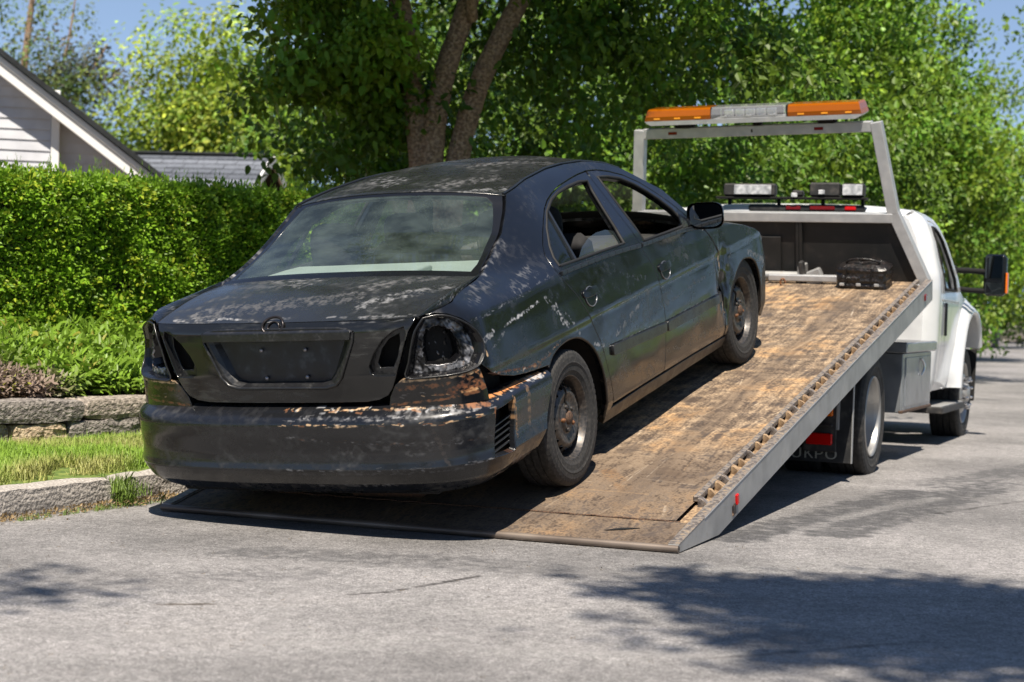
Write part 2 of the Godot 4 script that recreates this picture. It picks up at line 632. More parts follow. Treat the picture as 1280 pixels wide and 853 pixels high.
	var base := rgb8(14, 15, 18)
	var mp := paint_maps(2048, 640, 11, base, rgb8(120, 118, 116), .01, .20, 1.0, wm, tp, 36, 100)
	M.paint = car_paint(mp)
	# bumper: chips along its upper edge, dull dust on its face
	var bm := []
	chip.call(bm, 60, 0.0, .96, .606, .606, .05, [TN, RU, TN, W8], .95)
	chip.call(bm, 46, 0.0, .95, .578, .575, .04, [W8, GY], .6)
	chip.call(bm, 44, 0.0, .98, .553, .55, .035, [TN, TN, W8, RU], .9)
	chip.call(bm, 60, 0.0, .95, .50, .45, .02, [GY, W8, RD], .35)
	chip.call(bm, 40, 0.0, .95, .36, .36, .04, [W8, GY], .5)
	chip.call(bm, 30, 0.95, 1.5, .60, .59, .04, [TN, RU, W8], .9)
	chip.call(bm, 26, 0.95, 1.3, .26, .28, .03, [TN, RU, GY], .7)
	bm += [[.2, .606, .45, .606, .006, .8, TN, .5], [.25, .549, .4, .548, .016, .8, TN, .5], [.55, .60, .9, .59, .03, .5, W8, .58], [.1, .58, .8, .575, .03, .35, W8, .6], [.82, .60, .95, .585, .025, .9, RU, .45], [.9, .605, 1.5, .6, .012, .95, rgb8(196, 128, 74), .38],
		[.975, .56, .97, .44, .014, .9, RU, .42], [1.15, .57, 1.14, .40, .02, .7, rgb8(190, 140, 90), .48], [1.3, .59, 1.28, .42, .03, .6, rgb8(170, 130, 92), .52], [1.36, .598, 1.5, .59, .02, .9, W8, .46], [1.05, .34, 1.25, .26, .05, .6, RD, .5], [1.1, .30, 1.28, .28, .04, .5, W8, .56],
		[.15, .28, .55, .285, .02, .45, W8, .58], [.0, .34, .8, .345, .015, .4, GY, .55], [.6, .43, .8, .47, .05, .3, GY, .58], [.3, .44, .5, .46, .05, .3, GY, .6], [.7, .52, .75, .36, .015, .4, rgb8(70, 58, 50), .5]]
	M.bumper = car_paint(paint_maps(2048, 640, 31, rgb8(19, 20, 23), rgb8(112, 110, 108), .05, .30, 1.3, bm, tp, 42, 140), .22)
	M.paint_dull = car_paint(paint_maps(512, 512, 41, rgb8(20, 21, 23), rgb8(120, 116, 112), .05, .34, 2.0, [], tp, 70, 150), .15)
	M.paint_dull.uv1_triplanar = true
	M.paint_dull.uv1_scale = Vector3.ONE * 1.2
	M.paint_low = car_paint(paint_maps(512, 512, 45, rgb8(24, 22, 21), rgb8(134, 112, 90), .08, .5, 2.0, [], tp, 90, 170), .1)
	M.paint_low.uv1_triplanar = true
	M.paint_low.uv1_scale = Vector3.ONE * 1.3
	var tpt := func(a: float, b: float) -> Vector2: return Vector2(a * 1024.0, b * 1024.0)
	var tm := [[.60, .52, .83, .36, .035, .4, W8, .58], [.25, .3, .5, .42, .05, .3, W8, .6], [.35, .62, .45, .7, .06, .35, W8, .58], [.62, .75, .72, .66, .05, .35, W8, .58], [.5, .2, .7, .24, .03, .5, W8, .6], [.06, .30, .19, .315, .014, .35, W8, .62], [.05, .365, .2, .36, .006, .5, W8, .6]]
	M.paint_top = car_paint(paint_maps(1024, 1024, 51, rgb8(20, 21, 22), rgb8(132, 131, 126), .03, .30, 1.2, tm, tpt, 26, 92), .25)
	var tm2 := [[.60, .52, .83, .36, .05, .4, GY, .50], [.25, .3, .5, .42, .06, .4, GY, .54], [.35, .62, .45, .7, .07, .4, W8, .56], [.62, .75, .72, .66, .05, .45, GY, .54], [.5, .2, .7, .24, .03, .5, W8, .58], [.3, .86, .62, .80, .05, .45, GY, .52], [.66, .84, .78, .74, .04, .5, W8, .56]]
	chip.call(tm2, 40, .1, .9, .2, .8, .05, [GY, GY], .22)
	chip.call(tm2, 40, .2, .8, .885, .89, .03, [GY, W8], .5)
	M.paint_roof = car_paint(paint_maps(1024, 1024, 57, rgb8(24, 25, 26), rgb8(136, 136, 132), .08, .34, .8, tm2, tpt, 60, 140), .18)
	M.trim = mat(rgb8(42, 45, 50), .28, .4)
	M.dull_chrome = mat(rgb8(128, 130, 134), .3, .7)
	M.rubber = mat(rgb8(14, 14, 15), .7)
	M.black = mat(rgb8(12, 11, 11), .9)
	M.black_gloss = mat(rgb8(15, 15, 17), .22)
	M.plate_navy = tri_mat(ramp_tex(256, 256, .02, 4, 61, [[0.0, rgb8(14, 18, 26)], [.6, rgb8(25, 31, 42)], [1.0, rgb8(70, 76, 84)]]), 2.0, .42)
	M.bolt = mat(rgb8(150, 146, 150), .35, .7)
	M.badge = mat(rgb8(52, 48, 48), .3, .6)
	M.seat = mat(rgb8(26, 26, 28), .85)
	M.dash = mat(rgb8(58, 58, 56), .6)
	M.lining = mat(rgb8(120, 112, 104), .9)
	M.shelf = mat(rgb8(128, 146, 138), .8)
	var rust_ramp := [[0.0, rgb8(48, 36, 30)], [.4, rgb8(84, 56, 38)], [.6, rgb8(134, 84, 48)], [.8, rgb8(172, 120, 72)], [1.0, rgb8(200, 160, 116)]]
	var rt := ramp_tex(512, 512, .02, 5, 71, rust_ramp)
	var bump := tex_l8(nbytes(512, 512, .03, 5, 72, FastNoiseLite.TYPE_SIMPLEX_SMOOTH, true), 512, 512)
	M.rust = tri_mat(rt, 6.0, .8, 0.0, bump, .15)
	M.rust_edge = tri_mat(ramp_tex(512, 512, .02, 5, 73, [[0.0, rgb8(18, 18, 20)], [.5, rgb8(34, 31, 30)], [.62, rgb8(104, 72, 50)], [.76, rgb8(178, 148, 124)], [1.0, rgb8(190, 175, 160)]]), 2.2, .45)
	M.rust_dark = tri_mat(ramp_tex(256, 256, .03, 4, 74, [[0.0, rgb8(40, 32, 28)], [.5, rgb8(78, 58, 44)], [1.0, rgb8(130, 96, 70)]]), 8.0, .8)
	M.lamp_metal = tri_mat(ramp_tex(512, 512, .012, 3, 75, [[0.0, rgb8(9, 9, 10)], [.5, rgb8(18, 18, 19)], [.57, rgb8(60, 60, 63)], [.68, rgb8(128, 129, 134)], [.84, rgb8(186, 186, 190)], [1.0, rgb8(150, 110, 78)]]), 2.4, .38, .3, bump, .25)
	var tyre_t := ramp_tex(512, 512, .02, 5, 76, [[0.0, rgb8(28, 28, 28)], [.5, rgb8(42, 41, 40)], [.8, rgb8(64, 61, 58)], [1.0, rgb8(88, 82, 75)]])
	M.tyre = tri_mat(tyre_t, 4.0, .8)
	M.rim = tri_mat(ramp_tex(512, 512, .02, 5, 77, [[0.0, rgb8(40, 39, 39)], [.45, rgb8(66, 64, 63)], [.68, rgb8(92, 87, 83)], [.88, rgb8(110, 92, 76)], [1.0, rgb8(92, 64, 46)]]), 4.0, .38, .45)
	M.glass_rear = glass(rgb8(92, 106, 104), .12, .03)
	M.dust_film = mat(Color(1, 1, 1, 1), .75)
	M.dust_film.transparency = BaseMaterial3D.TRANSPARENCY_ALPHA
	var fd := nbytes(512, 512, .010, 5, 171)
	var fe := nbytes(512, 512, .09, 3, 172)
	var fi := PackedByteArray()
	fi.resize(512 * 512 * 4)
	for i in 512 * 512:
		var yy := float(i / 512) / 512.0
		var a := clampf((fd[i] - 128) * .0005 + maxf(0.0, fe[i] - 190) * .0016 + .045, 0.0, .25)
		fi[i * 4] = 140
		fi[i * 4 + 1] = 160
		fi[i * 4 + 2] = 154
		fi[i * 4 + 3] = int(255 * a)
	M.dust_film.albedo_texture = ImageTexture.create_from_image(Image.create_from_data(512, 512, false, Image.FORMAT_RGBA8, fi))
	M.glass_dark = glass(rgb8(30, 36, 34), .35, .04)
	M.glass_side = glass(rgb8(120, 140, 140), .07, .04)
	M.glass_clear = glass(rgb8(120, 150, 130), .10, .02)
	M.mirror = mat(rgb8(225, 228, 230), .03, 1.0)
	# --- truck
	var steel_t := ramp_tex(512, 512, .012, 5, 81, [[0.0, rgb8(140, 140, 139)], [.4, rgb8(152, 152, 151)], [.6, rgb8(158, 158, 157)], [.85, rgb8(166, 166, 164)], [1.0, rgb8(150, 144, 138)]])
	M.alu = tri_mat(steel_t, .7, .45, .3)
	M.alu_bright = tri_mat(ramp_tex(512, 512, .02, 4, 82, [[0.0, rgb8(166, 167, 169)], [.6, rgb8(180, 181, 183)], [1.0, rgb8(194, 193, 192)]]), .8, .34, .35)
	M.edge_steel = tri_mat(ramp_tex(256, 256, .01, 3, 99, [[0.0, rgb8(84, 74, 66)], [.6, rgb8(120, 108, 98)], [1.0, rgb8(150, 138, 126)]]), .8, .42, .4)
	M.rail_top = tri_mat(ramp_tex(512, 512, .02, 5, 83, [[0.0, rgb8(66, 60, 57)], [.4, rgb8(108, 101, 97)], [.6, rgb8(134, 127, 121)], [.8, rgb8(148, 128, 104)], [1.0, rgb8(160, 156, 152)]]), 3.0, .5, .2, bump, .06)
	M.slot = tri_mat(ramp_tex(512, 512, .02, 5, 84, [[0.0, rgb8(84, 68, 54)], [.5, rgb8(138, 114, 88)], [.8, rgb8(172, 146, 112)], [1.0, rgb8(190, 168, 136)]]), 3.0, .8, 0.0, bump, .1)
	M.truck_white = tri_mat(ramp_tex(512, 512, .008, 4, 85, [[0.0, rgb8(192, 194, 197)], [.5, rgb8(208, 210, 212)], [1.0, rgb8(216, 217, 219)]]), .8, .2)
	M.truck_white.clearcoat_enabled = true
	M.truck_white.clearcoat = .6
	M.truck_white.clearcoat_roughness = .06
	M.panel_black = tri_mat(ramp_tex(512, 512, .012, 5, 86, [[0.0, rgb8(8, 8, 8)], [.55, rgb8(15, 14, 14)], [.85, rgb8(32, 28, 26)], [1.0, rgb8(70, 60, 54)]]), 1.2, .55)
	M.flap = tri_mat(ramp_tex(256, 256, .02, 4, 87, [[0.0, rgb8(20, 21, 23)], [.6, rgb8(34, 35, 37)], [1.0, rgb8(70, 68, 64)]]), 2.0, .6)
	M.print = mat(rgb8(150, 150, 142), .7)
	M.truck_tyre = tri_mat(tyre_t, 2.2, .8)
	M.chrome = mat(rgb8(225, 225, 228), .10, 1.0)
	M.alu_wheel = mat(rgb8(168, 167, 165), .38, .7)
	M.box_grey = tri_mat(ramp_tex(512, 512, .01, 4, 88, [[0.0, rgb8(120, 124, 128)], [.5, rgb8(146, 150, 154)], [1.0, rgb8(166, 168, 170)]]), .6, .25, .45)
	M.dark_steel = tri_mat(ramp_tex(256, 256, .02, 4, 89, [[0.0, rgb8(26, 26, 27)], [.6, rgb8(48, 47, 47)], [1.0, rgb8(84, 78, 72)]]), 2.0, .6)
	M.amber = glass(rgb8(158, 84, 6), .84, .08)
	M.amber_spot = mat(rgb8(240, 160, 50), .2)
	M.amber_core = mat(rgb8(220, 130, 14), .2, .6)
	M.amber_core.emission_enabled = false
	M.clear_lens = glass(rgb8(206, 208, 212), .22, .1)
	M.lens_white = tri_mat(ramp_tex(256, 256, .05, 3, 90, [[0.0, rgb8(120, 122, 126)], [.5, rgb8(176, 178, 182)], [1.0, rgb8(226, 226, 228)]]), 1.2, .3)
	M.red_lens = mat(rgb8(196, 14, 14), .18)
	M.red_dark = mat(rgb8(110, 14, 16), .2)
	M.orange_lens = mat(rgb8(224, 110, 20), .2)
	M.mirror_dark = mat(rgb8(74, 80, 82), .05, 1.0)
	M.cab_glass = glass(rgb8(30, 36, 38), .45, .03)
	M.leather = tri_mat(ramp_tex(512, 512, .03, 5, 91, [[0.0, rgb8(14, 13, 13)], [.6, rgb8(26, 24, 24)], [.85, rgb8(58, 46, 41)], [1.0, rgb8(120, 100, 90)]]), 2.0, .38, 0.0, bump, .5)
	# deck of the bed: worn steel and wood grain, rust, dark wear (x across, y along)
	var dw := 1024
	var dh := 2048
	var d1 := nbytes(dw, dh, .004, 5, 101)
	var d2 := nbytes(dw, dh, .02, 5, 102)
	var d3 := nbytes(dw / 8, dh, .05, 4, 103)      # fine grain, stretched across
	var d4 := nbytes(dw, dh, .12, 3, 104)
	var d5 := nbytes(dw, dh, .011, 4, 106)
	var d6 := nbytes(dw, dh / 16, .06, 4, 107)      # long streaks along the bed
	var px := PackedByteArray()
	px.resize(dw * dh * 3)
	var hb := PackedByteArray()
	hb.resize(dw * dh)
	for y in dh:
		for x in dw:
			var i := y * dw + x
			var g: float = d3[((y + (d2[i] >> 3)) % dh) * (dw / 8) + ((x + (d1[i] >> 1)) % dw) / 8] / 255.0
			var lg: float = d6[((y + (d2[i] >> 2)) % dh) / 16 * dw + (x + (d1[i] >> 4)) % dw] / 255.0
			g = g * .35 + lg * .65
			var a := d1[i] / 255.0
			var b := d2[i] / 255.0
			var e := d4[i] / 255.0
			var v := clampf(.44 + .75 * (b - .5) + .8 * (g - .5) + .8 * (e - .5) + .35 * (a - .5), 0, 1)
			# pale worn tan, orange rust, dark stains
			var r := lerpf(70, 184, v)
			var gg := lerpf(58, 160, v)
			var bl := lerpf(48, 130, v)
			var ru := clampf((a - .52) * 4.0, 0, 1) * clampf(.45 + 1.6 * (b - .42), 0, 1) * .55
			r = lerpf(r, 180 * (.6 + .5 * v), ru)
			gg = lerpf(gg, 134 * (.6 + .5 * v), ru)
			bl = lerpf(bl, 84 * (.6 + .5 * v), ru)
			var dk := clampf((d5[i] / 255.0 - .60) * 6.0, 0, 1) * clampf((.62 - g) * 3.0 + (b - .45) * 2.0, 0, 1) * .75
			var near := clampf((y - 1450.0) / 500.0, 0, 1)
			dk = maxf(dk, near * clampf((g * 1.2 + b * .8 + e * 1.1 - 1.5) * 2.6, 0, 1) * .8)
			r = lerpf(r, 62, dk)
			gg = lerpf(gg, 54, dk)
			bl = lerpf(bl, 50, dk)
			px[i * 3] = int(clampf(r, 0, 255))
			px[i * 3 + 1] = int(clampf(gg, 0, 255))
			px[i * 3 + 2] = int(clampf(bl, 0, 255))
			hb[i] = int(255 * clampf(.5 + .5 * (g - .5) + .5 * (e - .5) - dk * .2, 0, 1))
	var scr := []
	for i in 260:
		var x := rng.randf_range(-1.1, 1.1)
		var y := 6.3 * pow(rng.randf(), 1.5)
		var l := rng.randf_range(.05, .5)
		var an := rng.randf_range(-.25, .25) + (PI / 2 if rng.randf() < .25 else 0.0)
		scr.append([x, y, x + l * sin(an), y + l * cos(an), rng.randf_range(.003, .011), rng.randf_range(.15, .5) * minf(1.0, .35 + y * .4), [rgb8(214, 198, 172), rgb8(60, 50, 44), rgb8(190, 150, 100), rgb8(224, 214, 196)][rng.randi() % 4], rng.randf_range(.35, .5)])
	for i in 26:
		var x := rng.randf_range(-1.0, 1.0)
		var y := .7 + 5.0 * pow(rng.randf(), 1.6)
		scr.append([x, y, x + rng.randf_range(-.2, .2), y + rng.randf_range(-.1, .3), rng.randf_range(.04, .14), rng.randf_range(.4, .75), [rgb8(58, 50, 46), rgb8(70, 56, 44), rgb8(118, 90, 62)][rng.randi() % 3], rng.randf_range(.46, .56)])
	# two tyre tracks
	for x in [-.8, .8]:
		scr.append([x, 0.1, x, 6.0, .11, .45, rgb8(78, 66, 56), .50])
	var dro := PackedByteArray()
	dro.resize(dw * dh)
	marks(px, dro, dw, dh, func(x: float, y: float) -> Vector2: return Vector2((x + 1.25) / 2.5 * dw, (1.0 - y / 6.32) * dh), scr, d4, d2, 190)
	M.deck = mat(Color.WHITE, .72)
	M.deck.albedo_texture = tex_rgb(px, dw, dh)
	M.deck.heightmap_enabled = true
	M.deck.heightmap_texture = tex_l8(hb, dw, dh)
	M.deck.heightmap_scale = .35
	# --- setting
	var at := 1024
	var g1 := nbytes(at, at, .16, 3, 111, FastNoiseLite.TYPE_SIMPLEX_SMOOTH, true)
	var g2 := nbytes(at, at, .35, 2, 112, FastNoiseLite.TYPE_CELLULAR, true)
	var g3 := nbytes(at, at, .02, 4, 113, FastNoiseLite.TYPE_SIMPLEX_SMOOTH, true)
	var g4 := nbytes(at, at, .07, 2, 114, FastNoiseLite.TYPE_SIMPLEX_SMOOTH, true)
	var ap := PackedByteArray()
	ap.resize(at * at * 3)
	var ah := PackedByteArray()
	ah.resize(at * at)
	for i in at * at:
		var v := .5 * g1[i] + .35 * g2[i] + .25 * g3[i]
		var c := clampf(133 + (v - 140) * .55, 40, 235)
		if g1[i] > 198:
			c += 20
		if g1[i] < 50:
			c -= 26
		c += (g4[i] - 128) * .22
		ap[i * 3] = int(clampf(c, 0, 255))
		ap[i * 3 + 1] = int(clampf(c * .99, 0, 255))
		ap[i * 3 + 2] = int(clampf(c * .985, 0, 255))
		ah[i] = int(clampf(v, 0, 255))
	M.asphalt = tri_mat(tex_rgb(ap, at, at), 1.0 / 1.6, .82, 0.0, tex_l8(ah, at, at), .5, true)
	# large tone map of the road: patches, repaired strips, cracks; 20 m square
	var rw := 1024
	var r1 := nbytes(rw, rw, .006, 5, 121)
	var r2 := nbytes(rw, rw, .03, 4, 122)
	var rp := PackedByteArray()
	rp.resize(rw * rw * 3)
	var ro := PackedByteArray()
	ro.resize(rw * rw)
	for i in rw * rw:
		var v := clampf(234 + (r1[i] - 128) * .36 + (r2[i] - 128) * .2, 0, 255)
		rp[i * 3] = int(v)
		rp[i * 3 + 1] = int(v * .99)
		rp[i * 3 + 2] = int(v * .985)
	var road_px := func(x: float, z: float) -> Vector2: return Vector2((x + 8.0) / 20.0 * rw, (-z - 2.0) / 20.0 * rw)
	var DK := rgb8(118, 118, 120)
	var CR := rgb8(84, 80, 78)
	var LT := rgb8(255, 254, 250)
	var rm := [
		[1.0, -8.3, 2.3, -10.7, .20, .75, DK, .40], [1.5, -8.6, 3.0, -11.4, .26, .7, DK, .42], [2.6, -11.2, 4.6, -14.2, .35, .6, DK, .48], [1.6, -9.2, 2.4, -10.4, .1, .7, LT, .5],
		[-1.0, -7.4, .2, -7.2, .35, .5, DK, .52], [-1.4, -6.6, -.7, -6.9, .3, .4, DK, .56], [-.9, -6.0, 1.2, -6.2, .4, .45, LT, .55], [.3, -7.2, 1.6, -7.6, .35, .5, LT, .55], [-1.0, -5.6, .6, -5.5, .35, .4, LT, .55],
		[-.42, -6.5, -.1, -6.95, .022, .95, CR, .40], [-.55, -6.42, -.42, -6.5, .016, .9, CR, .46], [-1.15, -6.1, -.98, -6.14, .02, .8, rgb8(110, 96, 80), .42], [.5, -5.4, 1.4, -5.9, .025, .5, CR, .55],
		[2.2, -9.6, 3.4, -11.0, .03, .7, CR, .5], [3.4, -10.3, 5.0, -12.2, .03, .6, CR, .5], [3.0, -7.6, 6.0, -8.4, .5, .4, DK, .55],
	]
	marks(rp, ro, rw, rw, road_px, rm, r2, nbytes(rw, rw, .2, 3, 124), 200)
	M.asphalt.detail_enabled = true
	M.asphalt.detail_blend_mode = BaseMaterial3D.BLEND_MODE_MUL
	M.asphalt.detail_uv_layer = BaseMaterial3D.DETAIL_UV_2
	M.asphalt.detail_albedo = tex_rgb(rp, rw, rw)
	M.granite = tri_mat(ramp_tex(512, 512, .05, 5, 131, [[0.0, rgb8(108, 103, 97)], [.4, rgb8(148, 142, 134)], [.6, rgb8(172, 165, 157)], [.85, rgb8(196, 189, 180)], [1.0, rgb8(212, 204, 194)]]), 2.2, .85, 0.0, bump, .8, true)
	var st := []
	for k in 4:
		var a: Color = [rgb8(84, 78, 72), rgb8(96, 80, 64), rgb8(70, 66, 64), rgb8(104, 88, 72)][k]
		var b: Color = [rgb8(172, 160, 146), rgb8(196, 168, 128), rgb8(154, 146, 138), rgb8(206, 184, 152)][k]
		st.append(tri_mat(ramp_tex(256, 256, .04, 5, 141 + k, [[0.0, a], [.42, a.lerp(b, .5)], [.62, b], [1.0, b.lerp(Color.WHITE, .3)]]), 2.6, .9, 0.0, bump, 1.2, true))
	M.stones = st
	M.soil = tri_mat(ramp_tex(512, 512, .05, 5, 151, [[0.0, rgb8(58, 44, 34)], [.5, rgb8(96, 78, 58)], [.8, rgb8(130, 108, 80)], [1.0, rgb8(160, 138, 108)]]), 1.0, .95, 0.0, bump, 1.5, true)
	M.lawn = tri_mat(ramp_tex(512, 512, .04, 5, 152, [[0.0, rgb8(58, 76, 30)], [.5, rgb8(92, 112, 46)], [1.0, rgb8(140, 142, 74)]]), .7, .95, 0.0, bump, 1.0, true)
	M.bark = tri_mat(ramp_tex(512, 512, .03, 5, 153, [[0.0, rgb8(92, 74, 60)], [.45, rgb8(142, 116, 94)], [.7, rgb8(178, 150, 124)], [1.0, rgb8(186, 166, 142)]]), 1.6, .9, 0.0, bump, 2.5, true)
	M.siding = tri_mat(ramp_tex(512, 512, .01, 4, 154, [[0.0, rgb8(178, 180, 186)], [.5, rgb8(196, 198, 204)], [1.0, rgb8(208, 210, 214)]]), .4, .7)
	M.white_wood = mat(rgb8(232, 232, 230), .6)
	M.roof_dark = tri_mat(ramp_tex(256, 256, .03, 4, 155, [[0.0, rgb8(26, 29, 31)], [1.0, rgb8(48, 52, 54)]]), 1.0, .9)
	M.shingle = []
	for k in 4:
		var b := 92 + k * 9
		M.shingle.append(tri_mat(ramp_tex(128, 128, .06, 3, 156 + k, [[0.0, rgb8(b - 30, b - 25, b - 16)], [1.0, rgb8(b + 4, b + 8, b + 16)]]), 2.0, .9))
	M.tan_wall = tri_mat(ramp_tex(128, 128, .03, 3, 160, [[0.0, rgb8(150, 124, 96)], [1.0, rgb8(178, 150, 118)]]), 1.0, .9)
	var lf := func(back: Color, rough: float) -> StandardMaterial3D:
		var m := mat(Color.WHITE, rough)
		m.vertex_color_use_as_albedo = true
		m.backlight_enabled = true
		m.backlight = back
		m.metallic_specular = .4
		return m
	M.leaf = lf.call(rgb8(200, 200, 200), .45)
	M.blade = lf.call(rgb8(170, 170, 170), .6)

# ================================================================ the car
var plan_p := []      # dense plan outline: Vector2(s, r)
var plan_a := PackedFloat32Array()
var plan_n := []
const UDX := [.12, .20, .28, .40, .55, .68, .74, .85, .95, 1.0, 1.05, 1.2, 1.35, 1.39, 1.42, 1.5]
const UDY := [.09, .05, .02, .008, 0.0, 0.0, .004, .022, .05, .07, .1, .195, .295, .333, .37, .5]
const URX := [.20, .55, .65, .75, .9, .95, .985, 1.0, 1.05, 1.1]
const URY := [.06, .05, .045, .03, .03, .034, .052, .07, .12, .2]
const UFX := [.15, .2, .3, .5, .6, .7, .8]
const UFY := [.08, .05, .0, .0, .03, .12, .4]
const UBX := [.20, .222, .252, .285, .33, .36, .39, .43, .5, .555, .58, .60, .61, .625]
const UBY := [.16, .10, .04, .0, -.03, -.045, -.035, -.03, -.035, -.035, -.02, .015, .04, .09]
var car_noise: FastNoiseLite

func init_plan() -> void:
	var ps := [Vector2(-1.04, 0), Vector2(-1.038, .2), Vector2(-1.03, .4), Vector2(-1.008, .58), Vector2(-.965, .722), Vector2(-.882, .825), Vector2(-.765, .880), Vector2(-.55, .884), Vector2(-.2, .886), Vector2(.4, .886), Vector2(1.2, .885), Vector2(2.0, .88), Vector2(2.7, .884), Vector2(3.0, .880), Vector2(3.24, .858), Vector2(3.42, .74), Vector2(3.52, .42), Vector2(3.55, 0)]
	var ext := ps.duplicate()
	ext.push_front(Vector2(-1.038, -.2))
	ext.append(Vector2(3.52, -.42))
	var sp := spline(ext, 24)
	plan_p = sp.slice(24, sp.size() - 24)
	plan_a.append(0.0)
	for k in range(1, plan_p.size()):
		plan_a.append(plan_a[k - 1] + (plan_p[k] as Vector2).distance_to(plan_p[k - 1]))
	for k in plan_p.size():
		var t: Vector2 = plan_p[mini(k + 1, plan_p.size() - 1)] - plan_p[maxi(k - 1, 0)]
		plan_n.append(Vector2(-t.y, t.x).normalized())
	car_noise = noise(1.0, 2, 5)

func plan_at(a: float) -> Array:
	var lo := 0
	var hi := plan_a.size() - 1
	a = clampf(a, 0.0, plan_a[hi])
	while hi - lo > 1:
		var m := (lo + hi) / 2
		if plan_a[m] <= a:
			lo = m
		else:
			hi = m
	var t := (a - plan_a[lo]) / maxf(plan_a[hi] - plan_a[lo], 1e-6)
	return [(plan_p[lo] as Vector2).lerp(plan_p[hi], t), (plan_n[lo] as Vector2).lerp(plan_n[hi], t).normalized()]

# arc position on the right side for a given distance s along the car
func A_(s: float) -> float:
	var lo := 60
	var hi := plan_p.size() - 30
	while hi - lo > 1:
		var m := (lo + hi) / 2
		if plan_p[m].x <= s:
			lo = m
		else:
			hi = m
	return lerpf(plan_a[lo], plan_a[hi], clampf((s - plan_p[lo].x) / maxf(plan_p[hi].x - plan_p[lo].x, 1e-6), 0, 1))

# the car's wall: arc position a (negative on the left), height u, pushed in by "deep"
func wall(a: float, u: float, mode := 0, deep := 0.0) -> Vector3:
	var sg := 1.0 if a >= 0 else -1.0
	var q := plan_at(absf(a))
	var p: Vector2 = q[0]
	var n: Vector2 = q[1]
	var ws := n.y * n.y
	var d: float
	if mode == 1:
		d = interp(u, UBX, UBY)
		if d < 0.0:
			d *= 1.0 - 0.3 * ws
	else:
		var e := n.x * n.x
		d = ws * interp(u, UDX, UDY) + e * (interp(u, URX, URY) if n.x < 0.0 else interp(u, UFX, UFY))
		# the crumpled wing in front of the door
		if a > 3.9 and a < 4.6:
			var g := exp(-pow((absf(a) - 4.13) / 0.09, 2.0)) * exp(-pow((u - .56) / 0.17, 2.0))
			d += g * (.03 + .03 * car_noise.get_noise_2d(a * 9.0 + 5.0, u * 5.0))
		# the rear pillar leans in more than the doors
		d += ws * .09 * smoothstep(.40, -.30, p.x) * smoothstep(.95, 1.08, u)
	d += 0.0022 * car_noise.get_noise_2d(a * 2.2, u * 3.4)
	# the crease below the belt
	if mode == 0 and ws > .6:
		d += 0.004 * smoothstep(.735, .70, u) * smoothstep(.55, .70, u) * ws
	p -= n * (d + deep)
	return Vector3(sg * p.y, u, -p.x)

func sd(pts: Array) -> PackedVector2Array:   # side points given as [s, u]
	var o := PackedVector2Array()
	for q in pts:
		o.append(Vector2(A_(q[0]), q[1]))
	return o

func av(pts: Array) -> PackedVector2Array:
	var o := PackedVector2Array()
	for q in pts:
		o.append(Vector2(q[0], q[1]))
	return o

func mir(p: PackedVector2Array, side: float) -> PackedVector2Array:
	if side > 0:
		return p
	var o := PackedVector2Array()
	for k in range(p.size() - 1, -1, -1):
		o.append(Vector2(-p[k].x, p[k].y))
	return o

const WUV := Vector2(1.0 / 5.84, -1.0 / 1.3)
const WUO := Vector2(0.0, 1.45 / 1.3)

func wpanel(mb: MB, poly: PackedVector2Array, side: float, holes := [], fl := 0.02, gap := 0.004, mode := 0, deep := 0.0, step := Vector2(.035, .03)) -> void:
	var hs := []
	for h in holes:
		hs.append(mir(h, side))
	panel(mb, func(x, y): return wall(x, y, mode, deep), mir(poly, side), hs, step, fl, Vector2(WUV.x * side, WUV.y), WUO, gap)

# a pocket: walls from the outline inwards, then a floor
func pocket(wl: MB, fl: MB, poly: PackedVector2Array, side: float, d0: float, d1: float, shrink: float, mode := 0, holes := [], rough := 0.0) -> void:
	var p := mir(poly, side)
	var inner := PackedVector2Array()
	var ctr := Vector2.ZERO
	for q in p:
		ctr += q / p.size()
	for q in p:
		inner.append(ctr + (q - ctr) * shrink)
	for k in p.size():
		var a := p[k]
		var b := p[(k + 1) % p.size()]
		var c := inner[(k + 1) % p.size()]
		var d := inner[k]
		var m := 3
		for e in m:
			var t0 := float(e) / m
			var t1 := float(e + 1) / m
			var q0 := wall(a.lerp(d, t0).x, a.lerp(d, t0).y, mode, lerpf(d0, d1, t0 * t0))
			var q1 := wall(b.lerp(c, t0).x, b.lerp(c, t0).y, mode, lerpf(d0, d1, t0 * t0))
			var q2 := wall(b.lerp(c, t1).x, b.lerp(c, t1).y, mode, lerpf(d0, d1, t1 * t1))
			var q3 := wall(a.lerp(d, t1).x, a.lerp(d, t1).y, mode, lerpf(d0, d1, t1 * t1))
			var cc := wall(ctr.x, ctr.y, mode, -.1)
			wl.fquad(q0, q1, q2, q3, cc - q0)
	if fl:
		var hs := []
		for h in holes:
			hs.append(mir(h, side))
		panel(fl, func(x, y): return wall(x, y, mode, d1 - rough * absf(car_noise.get_noise_2d(x * 22.0, y * 22.0))), inner, hs, Vector2(.012, .012), 0.012 if holes.size() else 0.0, Vector2(4, 4))

# upper edge of the body: roof rail, pillars
func edge_u(s: float) -> float:
	return interp(s, [-.335, -.171, .004, .07, .138, .216, .5, .806, 1.02, 1.237, 1.45, 1.61, 1.915, 2.12], [1.072, 1.127, 1.203, 1.246, 1.29, 1.352, 1.387, 1.405, 1.404, 1.392, 1.355, 1.305, 1.15, .925])

func edge_r(s: float, u: float) -> float:
	return wall(A_(s), u).x

